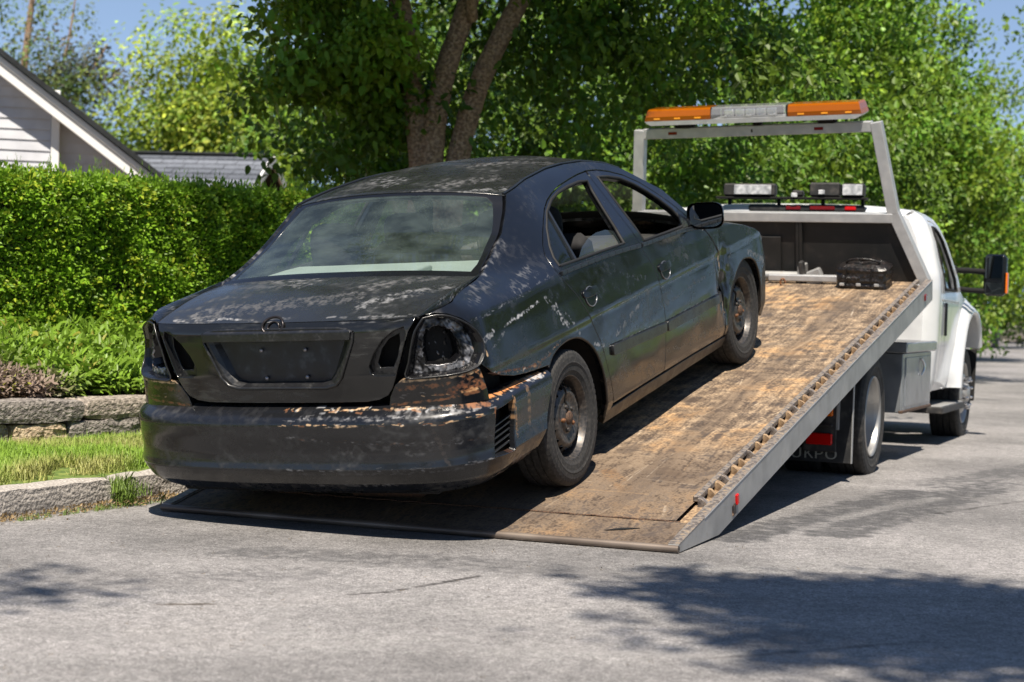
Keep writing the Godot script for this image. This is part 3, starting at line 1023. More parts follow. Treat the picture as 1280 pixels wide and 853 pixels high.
# greenhouse top: s along the edge, w across
func top_sheet(s: float, w: float) -> Vector3:
	var u := edge_u(s)
	var r := edge_r(s, u) - .012
	var bow := interp(s, [-.335, .216, .5, 1.1, 1.61, 2.12], [-.06, -.075, -.03, .04, .16, .30])
	var cr := interp(s, [-.335, -.1, .216, .8, 1.61, 2.12], [.03, .045, .05, .055, .045, .05])
	var k := 1.0 - pow(absf(w), 2.3)
	return Vector3(w * r, u - .004 + cr * k, -(s + bow * (1.0 - w * w)))

func lid_sheet(v: float, w: float) -> Vector3:
	var aw := absf(w)
	var c0 := wall(.672 * w, .985)
	var c1 := Vector3(.668 * w, 1.058 + .026 * (1.0 - pow(aw, 2.2)), .365 + .06 * (1.0 - w * w))
	var p := c0.lerp(c1, v)
	p.y += .016 * sin(PI * v) + .012 * (1.0 - pow(aw, 3.0)) * (1.0 - v) * v * 4.0
	p.y += 0.0015 * car_noise.get_noise_2d(p.x * 4.0, p.z * 4.0)
	return p

func hood_sheet(v: float, w: float) -> Vector3:
	var s := lerpf(2.19, 3.22, v)
	var u := interp(s, [2.19, 2.5, 2.85, 3.05, 3.22], [.889, .872, .812, .762, .69])
	var r := (wall(A_(s), u)).x - .01
	var k := 1.0 - pow(absf(w), 2.4)
	return Vector3(w * r, u + .055 * k * (1.0 - .4 * v), -(s + lerpf(.30, .20, v) * (1.0 - w * w)))

func seat(mb: MB, x: float, s: float, wdt: float) -> void:
	mb.box(Vector3(x, .44, -(s + .02)), Vector3(wdt, .16, .52), .05, Basis(Vector3.RIGHT, .12))
	mb.box(Vector3(x, .74, -(s - .30)), Vector3(wdt, .62, .15), .05, Basis(Vector3.RIGHT, .30))

func headrest(mb: MB, x: float, s: float, y: float, wd := .25, ht := .19) -> void:
	# rounded pad: stacked superellipse rings
	var rings := 9
	for k in rings:
		for j in 20:
			var q := []
			var nn := []
			for e in [[k, j], [k, j + 1], [k + 1, j + 1], [k + 1, j]]:
				var t: float = -PI / 2 + PI * e[0] / rings
				var a: float = TAU * e[1] / 20.0
				var cx := signf(cos(a)) * pow(absf(cos(a)), .6) * pow(cos(t), .5)
				var cz := signf(sin(a)) * pow(absf(sin(a)), .7) * pow(cos(t), .5)
				var sy := signf(sin(t)) * pow(absf(sin(t)), .7)
				q.append(Vector3(x + cx * wd * .5, y + sy * ht * .5, -s + cz * .055))
				nn.append(Vector3(cx / wd, sy / ht * .6, cz / .11).normalized())
			mb.tri(q[0], q[1], q[2], nn[0], nn[1], nn[2])
			mb.tri(q[0], q[2], q[3], nn[0], nn[2], nn[3])
	for sx in [-.05, .05]:
		mb.tube([Vector3(x + sx, y - ht * .3, -s), Vector3(x + sx, y - ht * .5 - .1, -s + .02)], [.006], 6)

# ---- wheels: axle along x, outer face towards +x, centre at origin
func tyre_mesh(rad: float, wid: float, rim: float, blocks: int, flat := 0.0) -> MB:
	var mb := MB.new()
	var h := wid * .5
	var prof := []
	# from the inner bead over the tread to the outer bead
	prof.append(Vector2(-h * .72, rim))
	prof.append(Vector2(-h * .95, rim + (rad - rim) * .25))
	prof.append(Vector2(-h, rim + (rad - rim) * .55))
	prof.append(Vector2(-h * .93, rad - .016))
	prof.append(Vector2(-h * .80, rad - .002))
	for k in 4:
		var x0 := -h * .78 + k * h * .4
		prof.append(Vector2(x0 + h * .02, rad))
		prof.append(Vector2(x0 + h * .32, rad))
		if k < 3:
			prof.append(Vector2(x0 + h * .325, rad - .008))
			prof.append(Vector2(x0 + h * .395, rad - .008))
	prof.append(Vector2(h * .80, rad - .002))
	prof.append(Vector2(h * .93, rad - .016))
	prof.append(Vector2(h * .985, rad - .034))
	prof.append(Vector2(h, rim + (rad - rim) * .55))
	prof.append(Vector2(h * 1.015, rim + (rad - rim) * .50))
	prof.append(Vector2(h * .97, rim + (rad - rim) * .40))
	prof.append(Vector2(h * .95, rim + (rad - rim) * .20))
	prof.append(Vector2(h * .90, rim + (rad - rim) * .12))
	prof.append(Vector2(h * .86, rim + .004))
	prof.append(Vector2(h * .72, rim - .004))
	var seg := blocks * 4
	var last := prof.size()
	mb.lathe(prof, seg, Transform3D(), false, func(p: Vector2, a: float, k: int) -> Vector2:
		# sipes across the shoulders and shifted ones across the ribs
		var ph := fposmod(a / TAU * blocks + (0.0 if k < 8 or k > last - 12 else p.x * 14.0), 1.0)
		if p.y > rad - .02 and p.y < rad + .01 and ph > .86 - 1e-4 or (p.y > rad - .02 and ph < .01 and (k < 7 or k > last - 11)):
			p.y -= .006
		if flat > 0.0 and p.y > rim:
			var yy := p.y * cos(a)
			if yy < -flat:
				p.y = maxf(flat / maxf(-cos(a), .1), rim)
				p.x *= 1.1
		return p)
	return mb

# a steel wheel: dished disc with a ring of round holes, rolled rim, hub with nuts
func steel_wheel(root: Node3D, at: Transform3D, flat := 0.0, called := "wheel") -> Node3D:
	var w := Node3D.new()
	w.transform = at
	var k := 0
	var nm := called
	while root.has_node(nm):
		k += 1
		nm = "%s_%03d" % [called, k]
	w.name = nm
	root.add_child(w, true)
	part("tyre", tyre_mesh(.317, .196, .196, 62, flat), M.tyre, w)
	var r := MB.new()
	# outer lip and barrel
	r.lathe([Vector2(-.07, .196), Vector2(-.05, .188), Vector2(.02, .178), Vector2(.05, .181), Vector2(.062, .19), Vector2(.078, .194), Vector2(.084, .199), Vector2(.079, .203), Vector2(.07, .205)], 64)
	# inner side of the barrel seen from outside
	r.lathe([Vector2(-.02, .175), Vector2(.02, .176), Vector2(.05, .179)], 64)
	part("rim", r, M.rim, w)
	var d := MB.new()
	var f := func(x: float, y: float) -> Vector3:   # x angle, y radius
		var h := interp(y, [.03, .055, .062, .075, .10, .118, .13, .15, .172, .18], [.070, .070, .062, .058, .064, .070, .066, .046, .022, .01])
		return Vector3(h, y * cos(x), y * sin(x))
	var holes := []
	for i in 16:
		var a := TAU * (i + .5) / 16.0
		var hp := PackedVector2Array()
		for e in 10:
			hp.append(Vector2(a + .072 * cos(TAU * e / 10.0), .146 + .0115 * sin(TAU * e / 10.0)))
		holes.append(hp)
	panel(d, f, rect(0, .03, TAU, .18), holes, Vector2(TAU / 64.0, .008), 0.006)
	part("wheel_disc", d, M.rim, w)
	var hb := MB.new()
	hb.lathe([Vector2(.05, .034), Vector2(.076, .032), Vector2(.082, .026), Vector2(.082, .0)], 24)
	part("hub", hb, M.rust_dark, w)
	for i in 5:
		var n := MB.new()
		var a := TAU * i / 5.0 + .3
		n.lathe([Vector2(.054, .0125), Vector2(.074, .011), Vector2(.078, .007), Vector2(.078, .0)], 6, Transform3D(Basis(), Vector3(0, .056 * cos(a), .056 * sin(a))), false)
		part("lug_nut", n, M.rust if i % 2 else M.rim, w)
	var bk := MB.new()
	bk.lathe([Vector2(-.03, .17), Vector2(-.03, .0)], 32)
	part("brake_drum", bk, M.black, w)
	return w

func build_car(at: Transform3D) -> void:
	init_plan()
	var car := thing("sedan", "battered black four door sedan with missing tail lights being winched up the tilted bed", "car", at)
	# --- outlines on the right side
	var arch := spline([Vector2(-.172, .602), Vector2(-.11, .645), Vector2(-.02, .672), Vector2(.10, .68), Vector2(.22, .662), Vector2(.34, .605), Vector2(.435, .51), Vector2(.49, .40), Vector2(.525, .28), Vector2(.54, .20)], 3)
	var archf := spline([Vector2(2.44, .235), Vector2(2.435, .33), Vector2(2.47, .44), Vector2(2.535, .53), Vector2(2.62, .59), Vector2(2.75, .625), Vector2(2.9, .605), Vector2(3.0, .55), Vector2(3.07, .45), Vector2(3.09, .33)], 3)
	var frame_r := [[.166, .965], [.166, 1.01], [.18, 1.058], [.22, 1.105], [.288, 1.157], [.36, 1.203], [.445, 1.244], [.535, 1.275], [.631, 1.298], [.76, 1.32], [.897, 1.333], [1.04, 1.343], [1.155, 1.346]]
	var frame_f := [[1.175, 1.346], [1.29, 1.337], [1.412, 1.315], [1.56, 1.276], [1.697, 1.217], [1.81, 1.145], [1.909, 1.067], [2.0, .985], [2.06, .925], [2.12, .895]]
	var rdoor := frame_r + [[1.161, 1.30], [1.171, 1.19], [1.19, 1.06], [1.215, .92], [1.27, .85], [1.314, .767], [1.34, .69], [1.352, .612], [1.362, .52], [1.36, .44], [1.352, .33], [1.345, .25], [.605, .252], [.58, .33], [.542, .407], [.50, .50], [.455, .59], [.407, .663], [.345, .76], [.267, .859], [.21, .915]]
	var fdoor := frame_f + [[2.185, .878], [2.25, .82], [2.345, .706], [2.368, .62], [2.378, .54], [2.386, .43], [2.386, .33], [2.375, .235], [1.345, .25], [1.352, .33], [1.36, .44], [1.362, .52], [1.352, .612], [1.34, .69], [1.314, .767], [1.27, .85], [1.215, .92], [1.19, 1.06], [1.171, 1.19], [1.161, 1.30]]
	var rwin := sd([[.225, 1.0], [.424, .996], [.73, .99], [1.03, .983], [1.04, 1.06], [1.055, 1.157], [1.075, 1.25], [1.097, 1.302], [1.0, 1.309], [.842, 1.304], [.70, 1.292], [.584, 1.272], [.446, 1.228], [.34, 1.165], [.265, 1.09], [.232, 1.04]])
	var fwin := sd([[1.283, .957], [1.55, .95], [1.875, .943], [1.93, .962], [1.862, 1.043], [1.79, 1.11], [1.712, 1.165], [1.61, 1.22], [1.498, 1.264], [1.37, 1.29], [1.25, 1.303], [1.25, 1.22], [1.258, 1.115], [1.268, 1.03]])
	var lamp_out := av([[.70, .978], [.768, .984], [.83, .975], [.885, .952], [.94, .92], [.978, .885], [.994, .84], [.985, .795], [.945, .755], [.885, .738], [.80, .733], [.70, .732], [.60, .735], [.618, .80], [.637, .87], [.66, .93]])
	var lamp_in := av([[.612, .955], [.56, .938], [.505, .9], [.46, .845], [.432, .79], [.438, .757], [.47, .745], [.552, .745], [.578, .80], [.604, .87], [.622, .92]])
	var quarter := PackedVector2Array()
	for q in [[-.172, .612], [-.30, .622], [-.42, .632], [-.535, .645], [-.66, .675], [-.742, .705]]:
		quarter.append(Vector2(A_(q[0]), q[1]))
	quarter.append_array(av([[.957, .752], [.992, .79], [1.002, .84], [.986, .89], [.945, .926], [.888, .96], [.832, .983], [.768, .993], [.70, .987], [.69, .990]]))
	quarter.append_array(av([[.778, 1.005], [.86, 1.017], [.95, 1.028]]))
	quarter.append_array(sd([[-.6, 1.046], [-.45, 1.057], [-.335, 1.072], [-.25, 1.099], [-.171, 1.127], [-.09, 1.161], [.004, 1.203], [.07, 1.246], [.138, 1.29], [.18, 1.323], [.216, 1.352], [.34, 1.37], [.5, 1.387], [.65, 1.397], [.806, 1.405], [1.02, 1.404], [1.237, 1.392], [1.35, 1.375], [1.45, 1.355], [1.61, 1.305], [1.76, 1.23], [1.915, 1.15], [2.02, 1.035], [2.12, .925], [2.17, .885]]))
	for k in range(frame_f.size() - 1, -1, -1):
		quarter.append(Vector2(A_(frame_f[k][0]), frame_f[k][1] + .002))
	for k in range(frame_r.size() - 1, -1, -1):
		quarter.append(Vector2(A_(frame_r[k][0]), frame_r[k][1] + .002))
	quarter.append_array(sd([[.21, .915], [.267, .859], [.345, .76], [.407, .663], [.455, .59], [.50, .50], [.542, .407], [.58, .33], [.605, .252], [.60, .235], [.545, .205]]))
	for k in range(arch.size() - 1, -1, -1):
		quarter.append(Vector2(A_(arch[k].x), arch[k].y))
	var fender := sd([[2.395, .235]])
	for q in archf:
		fender.append(Vector2(A_(q.x), q.y))
	fender.append_array(sd([[3.12, .50], [3.2, .545], [3.3, .56], [3.3, .62], [3.22, .685], [3.05, .758], [2.85, .808], [2.65, .848], [2.5, .868], [2.35, .882], [2.2, .888], [2.195, .878], [2.26, .82], [2.353, .706], [2.376, .62], [2.387, .54], [2.394, .43], [2.394, .33]]))
	var bumper := av([[0, .622]])
	bumper.append_array(av([[.3, .622], [.6, .622], [.93, .618], [1.05, .617]]))
	bumper.append_array(sd([[-.54, .614], [-.35, .607], [-.182, .600], [-.235, .50], [-.311, .377], [-.365, .30], [-.412, .242], [-.55, .232]]))
	bumper.append_array(av([[.9, .226], [.5, .216], [0, .214]]))
	var vent := av([[.975, .556], [1.15, .566], [1.13, .45], [1.095, .345], [.94, .356], [.955, .45]])
	for side in [1.0, -1.0]:
		var q := MB.new()
		wpanel(q, quarter, side, [], .03, .003)
		# shoulder between the wall and the boot lid
		var wl := [Vector2(.69, .988), Vector2(.778, 1.004), Vector2(.86, 1.016), Vector2(.95, 1.027), Vector2(A_(-.6), 1.045), Vector2(A_(-.345), 1.070)]
		var wt := []
		for e in wl:
			wt.append(wall(e.x, e.y))
		var lt := []
		for k in 6:
			lt.append(lid_sheet(k / 5.0, 1.0) + Vector3(.004, 0, 0))
		var ws: Array = spline(wt, 5)
		var ls: Array = spline(lt, 5)
		var sh := func(x: float, y: float) -> Vector3:
			var i := clampf(x * (ws.size() - 1), 0, ws.size() - 1.001)
			var a: Vector3 = (ws[int(i)] as Vector3).lerp(ws[int(i) + 1], i - int(i))
			var b: Vector3 = (ls[int(i)] as Vector3).lerp(ls[int(i) + 1], i - int(i))
			var p := a.lerp(b, y)
			p.y += .006 * sin(PI * y) * minf(1.0, x * 3.0)
			return Vector3(p.x * side, p.y, p.z)
		var shp := rect(0, 0, 1, 1)
		panel(q, func(x, y): return sh.call(x if side > 0 else 1.0 - x, y), shp, [], Vector2(.05, .25), .0, Vector2(.25, -.06), Vector2(.12, .37))
		part("quarter_panel", q, M.paint, car)
		var rd := MB.new()
		wpanel(rd, sd(rdoor), side, [rwin], .03, .004)
		var door := part("rear_door", rd, M.paint, car)
		var fd := MB.new()
		wpanel(fd, sd(fdoor), side, [fwin], .03, .004)
		var fdo := part("front_door", fd, M.paint, car)
		# belt trims, window seals, division bar
		for e in [[door, [[.19, .972], [.50, .969], [.85, .962], [1.20, .945]]], [fdo, [[1.225, .944], [1.55, .935], [1.9, .922], [2.09, .908]]]]:
			var bm := MB.new()
			var bt := []
			for t in spline(e[1].map(func(z): return Vector2(z[0], z[1])), 4):
				var ww := wall(A_(t[0]) * side, t[1], 0, -.004)
				bt.append(ww)
			for k in bt.size() - 1:
				bm.bar(bt[k], bt[k + 1], .014, .022, Vector3.UP, .004)
			part("belt_trim", bm, M.trim, e[0])
		for e in [[door, rwin], [fdo, fwin]]:
			var sm := MB.new()
			var ring := mir(e[1], side)
			var pts := []
			for k in ring.size() + 1:
				pts.append(wall(ring[k % ring.size()].x, ring[k % ring.size()].y, 0, .004))
			sm.tube(pts, [.009], 6)
			part("window_seal", sm, M.rubber, e[0])
		var db := MB.new()
		db.bar(wall(A_(.424) * side, .99, 0, .012), wall(A_(.487) * side, 1.25, 0, .012), .018, .022, Vector3(0, 0, 1))
		part("division_bar", db, M.trim, door)
		# quarter light
		var ql := MB.new()
		panel(ql, func(x, y): return wall(x, y, 0, .016), mir(sd([[.225, .985], [.42, .985], [.483, 1.245], [.446, 1.235], [.33, 1.16], [.25, 1.085], [.225, 1.03]]), side), [], Vector2(.08, .08), 0.0)
		part("quarter_light", ql, M.glass_dark, door)
		if side > 0:
			# the half lowered pane with its curved top
			var hp := MB.new()
			panel(hp, func(x, y): return wall(x, y, 0, .022), sd([[.43, .97], [1.05, .965], [1.055, 1.045], [.96, 1.066], [.84, 1.07], [.72, 1.06], [.60, 1.035], [.50, 1.0]]), [], Vector2(.08, .05), .0)
			part("half_lowered_pane", hp, M.glass_side, door)
		else:
			var fg := MB.new()
			panel(fg, func(x, y): return wall(x, y, 0, .02), mir(sd([[1.26, .94], [1.93, .94], [1.93, .962], [1.862, 1.05], [1.712, 1.17], [1.498, 1.27], [1.25, 1.31]]), side), [], Vector2(.1, .1), 0.0)
			part("door_pane", fg, M.glass_clear, fdo)
		# handles: cup and bow
		for e in [[door, .42, .835], [fdo, 1.44, .79]]:
			var a0: float = A_(e[1])
			var cup := MB.new()
			var ov := PackedVector2Array()
			for k in 14:
				ov.append(Vector2(a0 + .066 * cos(TAU * k / 14.0), e[2] - .014 + .047 * sin(TAU * k / 14.0)))
			panel(cup, func(x, y): return wall(x, y, 0, -.0015), mir(ov, side), [], Vector2(.03, .02), .004)
			part("handle_cup", cup, M.black_gloss, e[0])
			var cr := MB.new()
			var crp := []
			for k in 15:
				crp.append(wall(ov[k % 14].x * side, ov[k % 14].y, 0, -.003))
			cr.tube(crp, [.003], 5)
			part("cup_rim", cr, M.dull_chrome, e[0])
			var hb := MB.new()
			var hpl := PackedVector2Array()
			for k in 16:
				var an := TAU * k / 16.0
				hpl.append(Vector2(a0 + .004 + signf(cos(an)) * .088 * pow(absf(cos(an)), .45), e[2] + .008 + signf(sin(an)) * .018 * pow(absf(sin(an)), .6)))
			panel(hb, func(x, y): return wall(x, y, 0, -.004 - .010 * cos(clampf((absf(x) - a0) / .1, -1.0, 1.0) * 1.4)), mir(hpl, side), [], Vector2(.012, .008), .022)
			part("handle", hb, M.black_gloss, e[0])
		# side mouldings
		for e in [[door, .585, 1.345, .548, .512], [fdo, 1.375, 2.365, .511, .497]]:
			var mm := MB.new()
			var s0: float = e[1]
			var s1: float = e[2]
			var y0: float = e[3]
			var y1: float = e[4]
			var pl := sd([[s0, y0 - .004], [s0 + .012, y0], [lerpf(s0, s1, .5), (y0 + y1) * .5 + .001], [s1, y1], [s1, y1 - .045], [lerpf(s0, s1, .5), (y0 + y1) * .5 - .046], [s0 + .015, y0 - .05], [s0, y0 - .044]])
			wpanel(mm, pl, side, [], .016, .0, 0, -.014)
			part("side_moulding", mm, M.paint_dull, e[0])
		var sl := MB.new()
		wpanel(sl, sd([[.548, .232], [1.0, .238], [1.6, .236], [2.43, .222], [2.43, .165], [.548, .165]]), side, [], .03, .002)
		part("sill", sl, M.paint_low, car)
		var fe := MB.new()
		wpanel(fe, fender, side, [], .03, .003, 0, 0.0, Vector2(.02, .02))
		part("front_wing", fe, M.paint, car)
		# arch lips
		for e in [arch, archf]:
			var lp := MB.new()
			var pts := []
			for qq in e:
				pts.append(wall(A_(qq.x) * side, qq.y, 0, .006))
			lp.tube(pts, [.007], 6)
			part("arch_lip", lp, M.paint_low, car)
		# wheel houses
		for cs in [[.10, .43], [2.765, .37]]:
			var wh := MB.new()
			var prev := []
			for k in 15:
				var a := PI * k / 14.0
				var y: float = .29 + cs[1] * sin(a)
				var z: float = -(cs[0] - cs[1] * cos(a))
				prev.append([Vector3(side * .845, y, z), Vector3(side * .5, y, z)])
			for k in 14:
				wh.fquad(prev[k][0], prev[k][1], prev[k + 1][1], prev[k + 1][0], Vector3(0, .3, -cs[0]) - prev[k][0])
				wh.fquad(prev[k][1], Vector3(side * .5, .29, prev[k][1].z), Vector3(side * .5, .29, prev[k + 1][1].z), prev[k + 1][1], Vector3(side, 0, 0))
			part("wheel_house", wh, M.black, car)
		# pockets where the tail lights were
		var pw := MB.new()
		var pf := MB.new()
		var hole := av([[.70, .93], [.78, .94], [.85, .915], [.882, .86], [.888, .80], [.85, .772], [.76, .768], [.68, .775], [.672, .84], [.685, .895]])
		pocket(pw, pf, lamp_out, side, .0, .05, .90, 0, [hole], .012)
		var tl := part("tail_lamp_opening", pf, M.lamp_metal, car)
		part("opening_wall", pw, M.black_gloss, tl)
		var pw2 := MB.new()
		var pf2 := MB.new()
		var hole2 := av([[.775, .895], [.83, .89], [.835, .835], [.80, .825], [.772, .835]])
		pocket(pw2, pf2, hole, side, .05, .12, .84, 0, [hole2], .04)
		part("lamp_socket", pf2, M.lamp_metal, tl)
		part("socket_wall", pw2, M.black_gloss, tl)
		var lw := MB.new()
		var lf := MB.new()
		var hole3 := av([[.585, .925], [.535, .905], [.49, .86], [.465, .80], [.475, .775], [.54, .775], [.565, .82], [.585, .88]])
		pocket(lw, lf, lamp_in, side, .0, .028, .95, 0, [hole3], .003)
		var il := part("inner_lamp_opening", lf, M.paint_dull, car)
		part("opening_wall", lw, M.black_gloss, il)
		# ring of bent steel round the opening
		var rg := MB.new()
		var rp := []
		for k in lamp_out.size() + 1:
			var e: Vector2 = lamp_out[k % lamp_out.size()]
			rp.append(wall(e.x * side, e.y, 0, -.001))
		rg.tube(spline(rp, 3), [.004], 6)
		part("opening_rim", rg, M.paint_dull, tl)
		# rusty panel between lamp and bumper
		var rv := MB.new()
		wpanel(rv, av([[.50, .60], [.515, .655], [.545, .705], [.58, .727], [.70, .724], [.80, .725], [.885, .730], [.94, .744], [.955, .70], [.97, .64], [.975, .60]]), side, [], .02, .002)
		part("rear_corner", rv, M.paint, car)
		var sv := MB.new()
		for k in 5:
			var y := .372 + k * .026
			sv.bar(wall((.955 + k * .003) * side, y, 1, .03), wall((1.098 + k * .008) * side, y + .018, 1, .028), .022, .008, Vector3.UP, .002)
		part("vent_slat", sv, M.paint_dull, car)
		var vb := MB.new()
		wpanel(vb, vent, side, [], 0.0, 0.0, 1, .075)
		part("vent_backing", vb, M.black, car)
	# --- full width pieces
	var lid := MB.new()
	var plate := av([[.378, .938], [.312, .955], [0, .957], [-.312, .955], [-.378, .938], [-.372, .90], [-.30, .745], [-.27, .712], [-.22, .70], [.22, .70], [.27, .712], [.30, .745], [.372, .90]])
	var lr := av([[0, .632], [.2, .632], [.40, .634], [.462, .642], [.505, .66], [.53, .69], [.552, .735], [.60, .86], [.63, .93], [.655, .965], [.668, .985], [.4, .985], [0, .985]])
	var full := PackedVector2Array(lr)
	for k in range(lr.size() - 2, 0, -1):
		full.append(Vector2(-lr[k].x, lr[k].y))
	panel(lid, func(x, y): return wall(x, y), full, [plate, lamp_in, mir(lamp_in, -1)], Vector2(.03, .025), .025, WUV, WUO, .003)
	var lidn := part("trunk_lid", lid, M.paint_top, car)
	var lidt := MB.new()
	panel(lidt, func(x, y): return lid_sheet(y, x), rect(-1, 0, 1, 1), [], Vector2(.05, .06), .0, Vector2(.3, -.25), Vector2(.5, .9))
	part("lid_panel", lidt, M.paint_roof, lidn)
	for s in [-1.0, 1.0]:
		var le := MB.new()
		var lp := []
		for k in 11:
			lp.append(lid_sheet(k / 10.0, s) + Vector3(s * .003, -.006, 0))
		le.tube(lp, [.006], 6)
		part("lid_edge", le, M.black, lidn)
	var pw := MB.new()
	var pf := MB.new()
	pocket(pw, pf, plate, 1.0, .0, .042, .84)
	var pr := part("plate_recess", pf, M.plate_navy, lidn)
	part("recess_wall", pw, M.paint_dull, pr)
	var rim := MB.new()
	var rp := []
	for k in plate.size() + 1:
		var e: Vector2 = plate[k % plate.size()]
		rp.append(wall(e.x, e.y, 0, -.003))
	rim.tube(rp, [.008], 8)
	part("recess_rim", rim, M.paint_dull, lidn)
	var gr := MB.new()
	panel(gr, func(x, y): return wall(x, y, 0, -.020 * smoothstep(.957, .945, y)), av([[.345, .957], [-.345, .957], [-.372, .945], [-.365, .912], [.365, .912], [.372, .945]]), [], Vector2(.05, .008), .03)
	part("grab_strip", gr, M.paint_dull, lidn)
	for e in [[-.09, .738], [.115, .742], [.12, .862], [-.1, .862]]:
		var b := MB.new()
		var w := wall(e[0], e[1], 0, .034)
		b.lathe([Vector2(0, .009), Vector2(.006, .008), Vector2(.008, .0)], 10, Transform3D(Basis(Vector3(0, 0, 1), Vector3(0, 1, 0), Vector3(-1, 0, 0)), w))
		part("plate_bolt", b, M.bolt, pr)
	# round badge: ring with two small arcs
	var bd := MB.new()
	var bc := []
	for k in 33:
		var a := TAU * k / 32.0
		bc.append(wall(-.012 + .052 * cos(a), .972 + .034 * sin(a), 0, -.006))
	bd.tube(bc, [.0065], 6)
	var bc2 := []
	for k in 21:
		var a := -.6 + 4.4 * k / 20.0
		bc2.append(wall(-.008 + .028 * cos(a), .969 + .02 * sin(a), 0, -.006))
	bd.tube(bc2, [.004], 6)
	part("badge", bd, M.badge, lidn)
	var bs := MB.new()
	var bfull := PackedVector2Array(bumper)
	for k in range(bumper.size() - 2, 0, -1):
		bfull.append(Vector2(-bumper[k].x, bumper[k].y))
	panel(bs, func(x, y): return wall(x, y, 1), bfull, [vent, mir(vent, -1)], Vector2(.04, .014), .03, WUV, WUO)
	part("rear_bumper", bs, M.bumper, car)
	var fb := MB.new()
	var fpoly := PackedVector2Array()
	var amax := plan_a[plan_a.size() - 1]
	for s in [1.0]:
		fpoly = av([[amax, .52], [A_(3.2), .54], [A_(3.12), .50], [A_(3.085), .40], [A_(3.09), .24], [A_(3.2), .20], [amax, .19]])
	for s in [1.0, -1.0]:
		wpanel(fb, fpoly, s, [], .02, .0)
		wpanel(fb, av([[amax, .71], [A_(3.25), .675], [A_(3.3), .56], [A_(3.2), .545], [amax, .53]]), s, [], .02, .0)
	part("front_bumper", fb, M.paint_low, car)
	var rf := MB.new()
	panel(rf, func(x, y): return top_sheet(y, x), rect(-1, .216, 1, 1.60), [], Vector2(.06, .05), .02, Vector2(.3, -.5), Vector2(.5, .9))
	part("roof", rf, M.paint_roof, car)
	for s in [-1.0, 1.0]:
		var dm := MB.new()
		var pts := []
		for k in 20:
			var ss := lerpf(.216, 1.60, k / 19.0)
			pts.append(top_sheet(ss, s) + Vector3(-s * .004, .006, 0))
		dm.tube(pts, [.007], 6)
		part("roof_drip", dm, M.trim, car)
	var hd := MB.new()
	panel(hd, func(x, y): return hood_sheet(y, x), rect(-1, 0, 1, 1), [], Vector2(.06, .06), .02, Vector2(.3, -.3), Vector2(.5, .9))
	part("hood", hd, M.paint_roof, car)
	# rear window: glass, dusty film, seal
	var rw := func(x: float, y: float) -> Vector3: return top_sheet(y, x) + Vector3(0, -.006, 0)
	var rpoly := av([[-.93, -.318], [.93, -.318], [.95, -.25], [.94, .05], [.91, .175], [.86, .2], [-.86, .2], [-.91, .175], [-.94, .05], [-.95, -.25]])
	var g := MB.new()
	panel(g, rw, rpoly, [], Vector2(.08, .05), .0, Vector2(.5, -1.5), Vector2(.5, .3))
	var rwn := part("rear_window", g, M.glass_rear, car)
	var df := MB.new()
	panel(df, func(x, y): return rw.call(x, y) + Vector3(0, .0025, .0012), rpoly, [], Vector2(.08, .05), .0, Vector2(.5, -1.5), Vector2(.5, .3))
	part("dust_film", df, M.dust_film, rwn)
	var fr := MB.new()
	panel(fr, func(x, y): return top_sheet(y, x) + Vector3(0, -.004, 0), rect(-.985, -.335, .985, .213), [rpoly], Vector2(.08, .04), .012)
	part("window_seal", fr, M.black_gloss, rwn)
	var ws := MB.new()
	panel(ws, func(x, y): return top_sheet(y, x) + Vector3(0, -.006, 0), rect(-.95, 1.62, .95, 2.1), [], Vector2(.1, .06), 0.0)
	part("windshield", ws, M.glass_clear, car)
	var hl := MB.new()
	panel(hl, func(x, y): return top_sheet(y, x) + Vector3(0, -.035, 0), rect(-.96, .21, .96, 1.58), [], Vector2(.1, .1), 0.0)
	part("headliner", hl, M.lining, car)
	var ck := MB.new()
	panel(ck, func(x, y): return (lid_sheet(1.0, x) + Vector3(x * .012, -.004, 0)).lerp(top_sheet(-.33, x) + Vector3(x * .01, -.004, 0), y), rect(-1, 0, 1, 1), [], Vector2(.06, .5), 0.0)
	part("rear_cowl", ck, M.black_gloss, car)
	# cowl between windshield and hood
	var cw := MB.new()
	panel(cw, func(x, y): return top_sheet(2.1, x).lerp(hood_sheet(.0, x) + Vector3(0, -.004, 0), y), rect(-1, 0, 1, 1), [], Vector2(.1, .5), 0.0)
	part("cowl", cw, M.black, car)
	# dark inner body so that no daylight shows through
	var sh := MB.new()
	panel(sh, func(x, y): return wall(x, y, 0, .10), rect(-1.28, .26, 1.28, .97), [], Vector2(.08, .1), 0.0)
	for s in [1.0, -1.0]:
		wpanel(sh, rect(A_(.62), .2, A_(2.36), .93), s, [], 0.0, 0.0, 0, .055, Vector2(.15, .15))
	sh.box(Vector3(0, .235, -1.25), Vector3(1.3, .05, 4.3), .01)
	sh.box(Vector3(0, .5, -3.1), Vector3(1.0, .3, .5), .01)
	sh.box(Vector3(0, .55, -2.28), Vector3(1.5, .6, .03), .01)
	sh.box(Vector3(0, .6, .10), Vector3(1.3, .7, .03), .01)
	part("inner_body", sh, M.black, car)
	var mf := MB.new()
	mf.box(Vector3(.28, .20, .62), Vector3(.42, .13, .22), .04)
	part("silencer", mf, M.rust_dark, car)
	# cabin
	var ps := MB.new()
	ps.box(Vector3(0, 1.03, .06), Vector3(1.24, .03, .56), .008)
	var shelf := part("parcel_shelf", ps, M.shelf, car)
	var ps2 := MB.new()
	ps2.box(Vector3(.12, 1.058, .14), Vector3(.34, .05, .2), .02)
	ps2.box(Vector3(-.3, 1.05, .18), Vector3(.44, .03, .18), .014)
	part("speaker_cover", ps2, M.shelf, shelf)
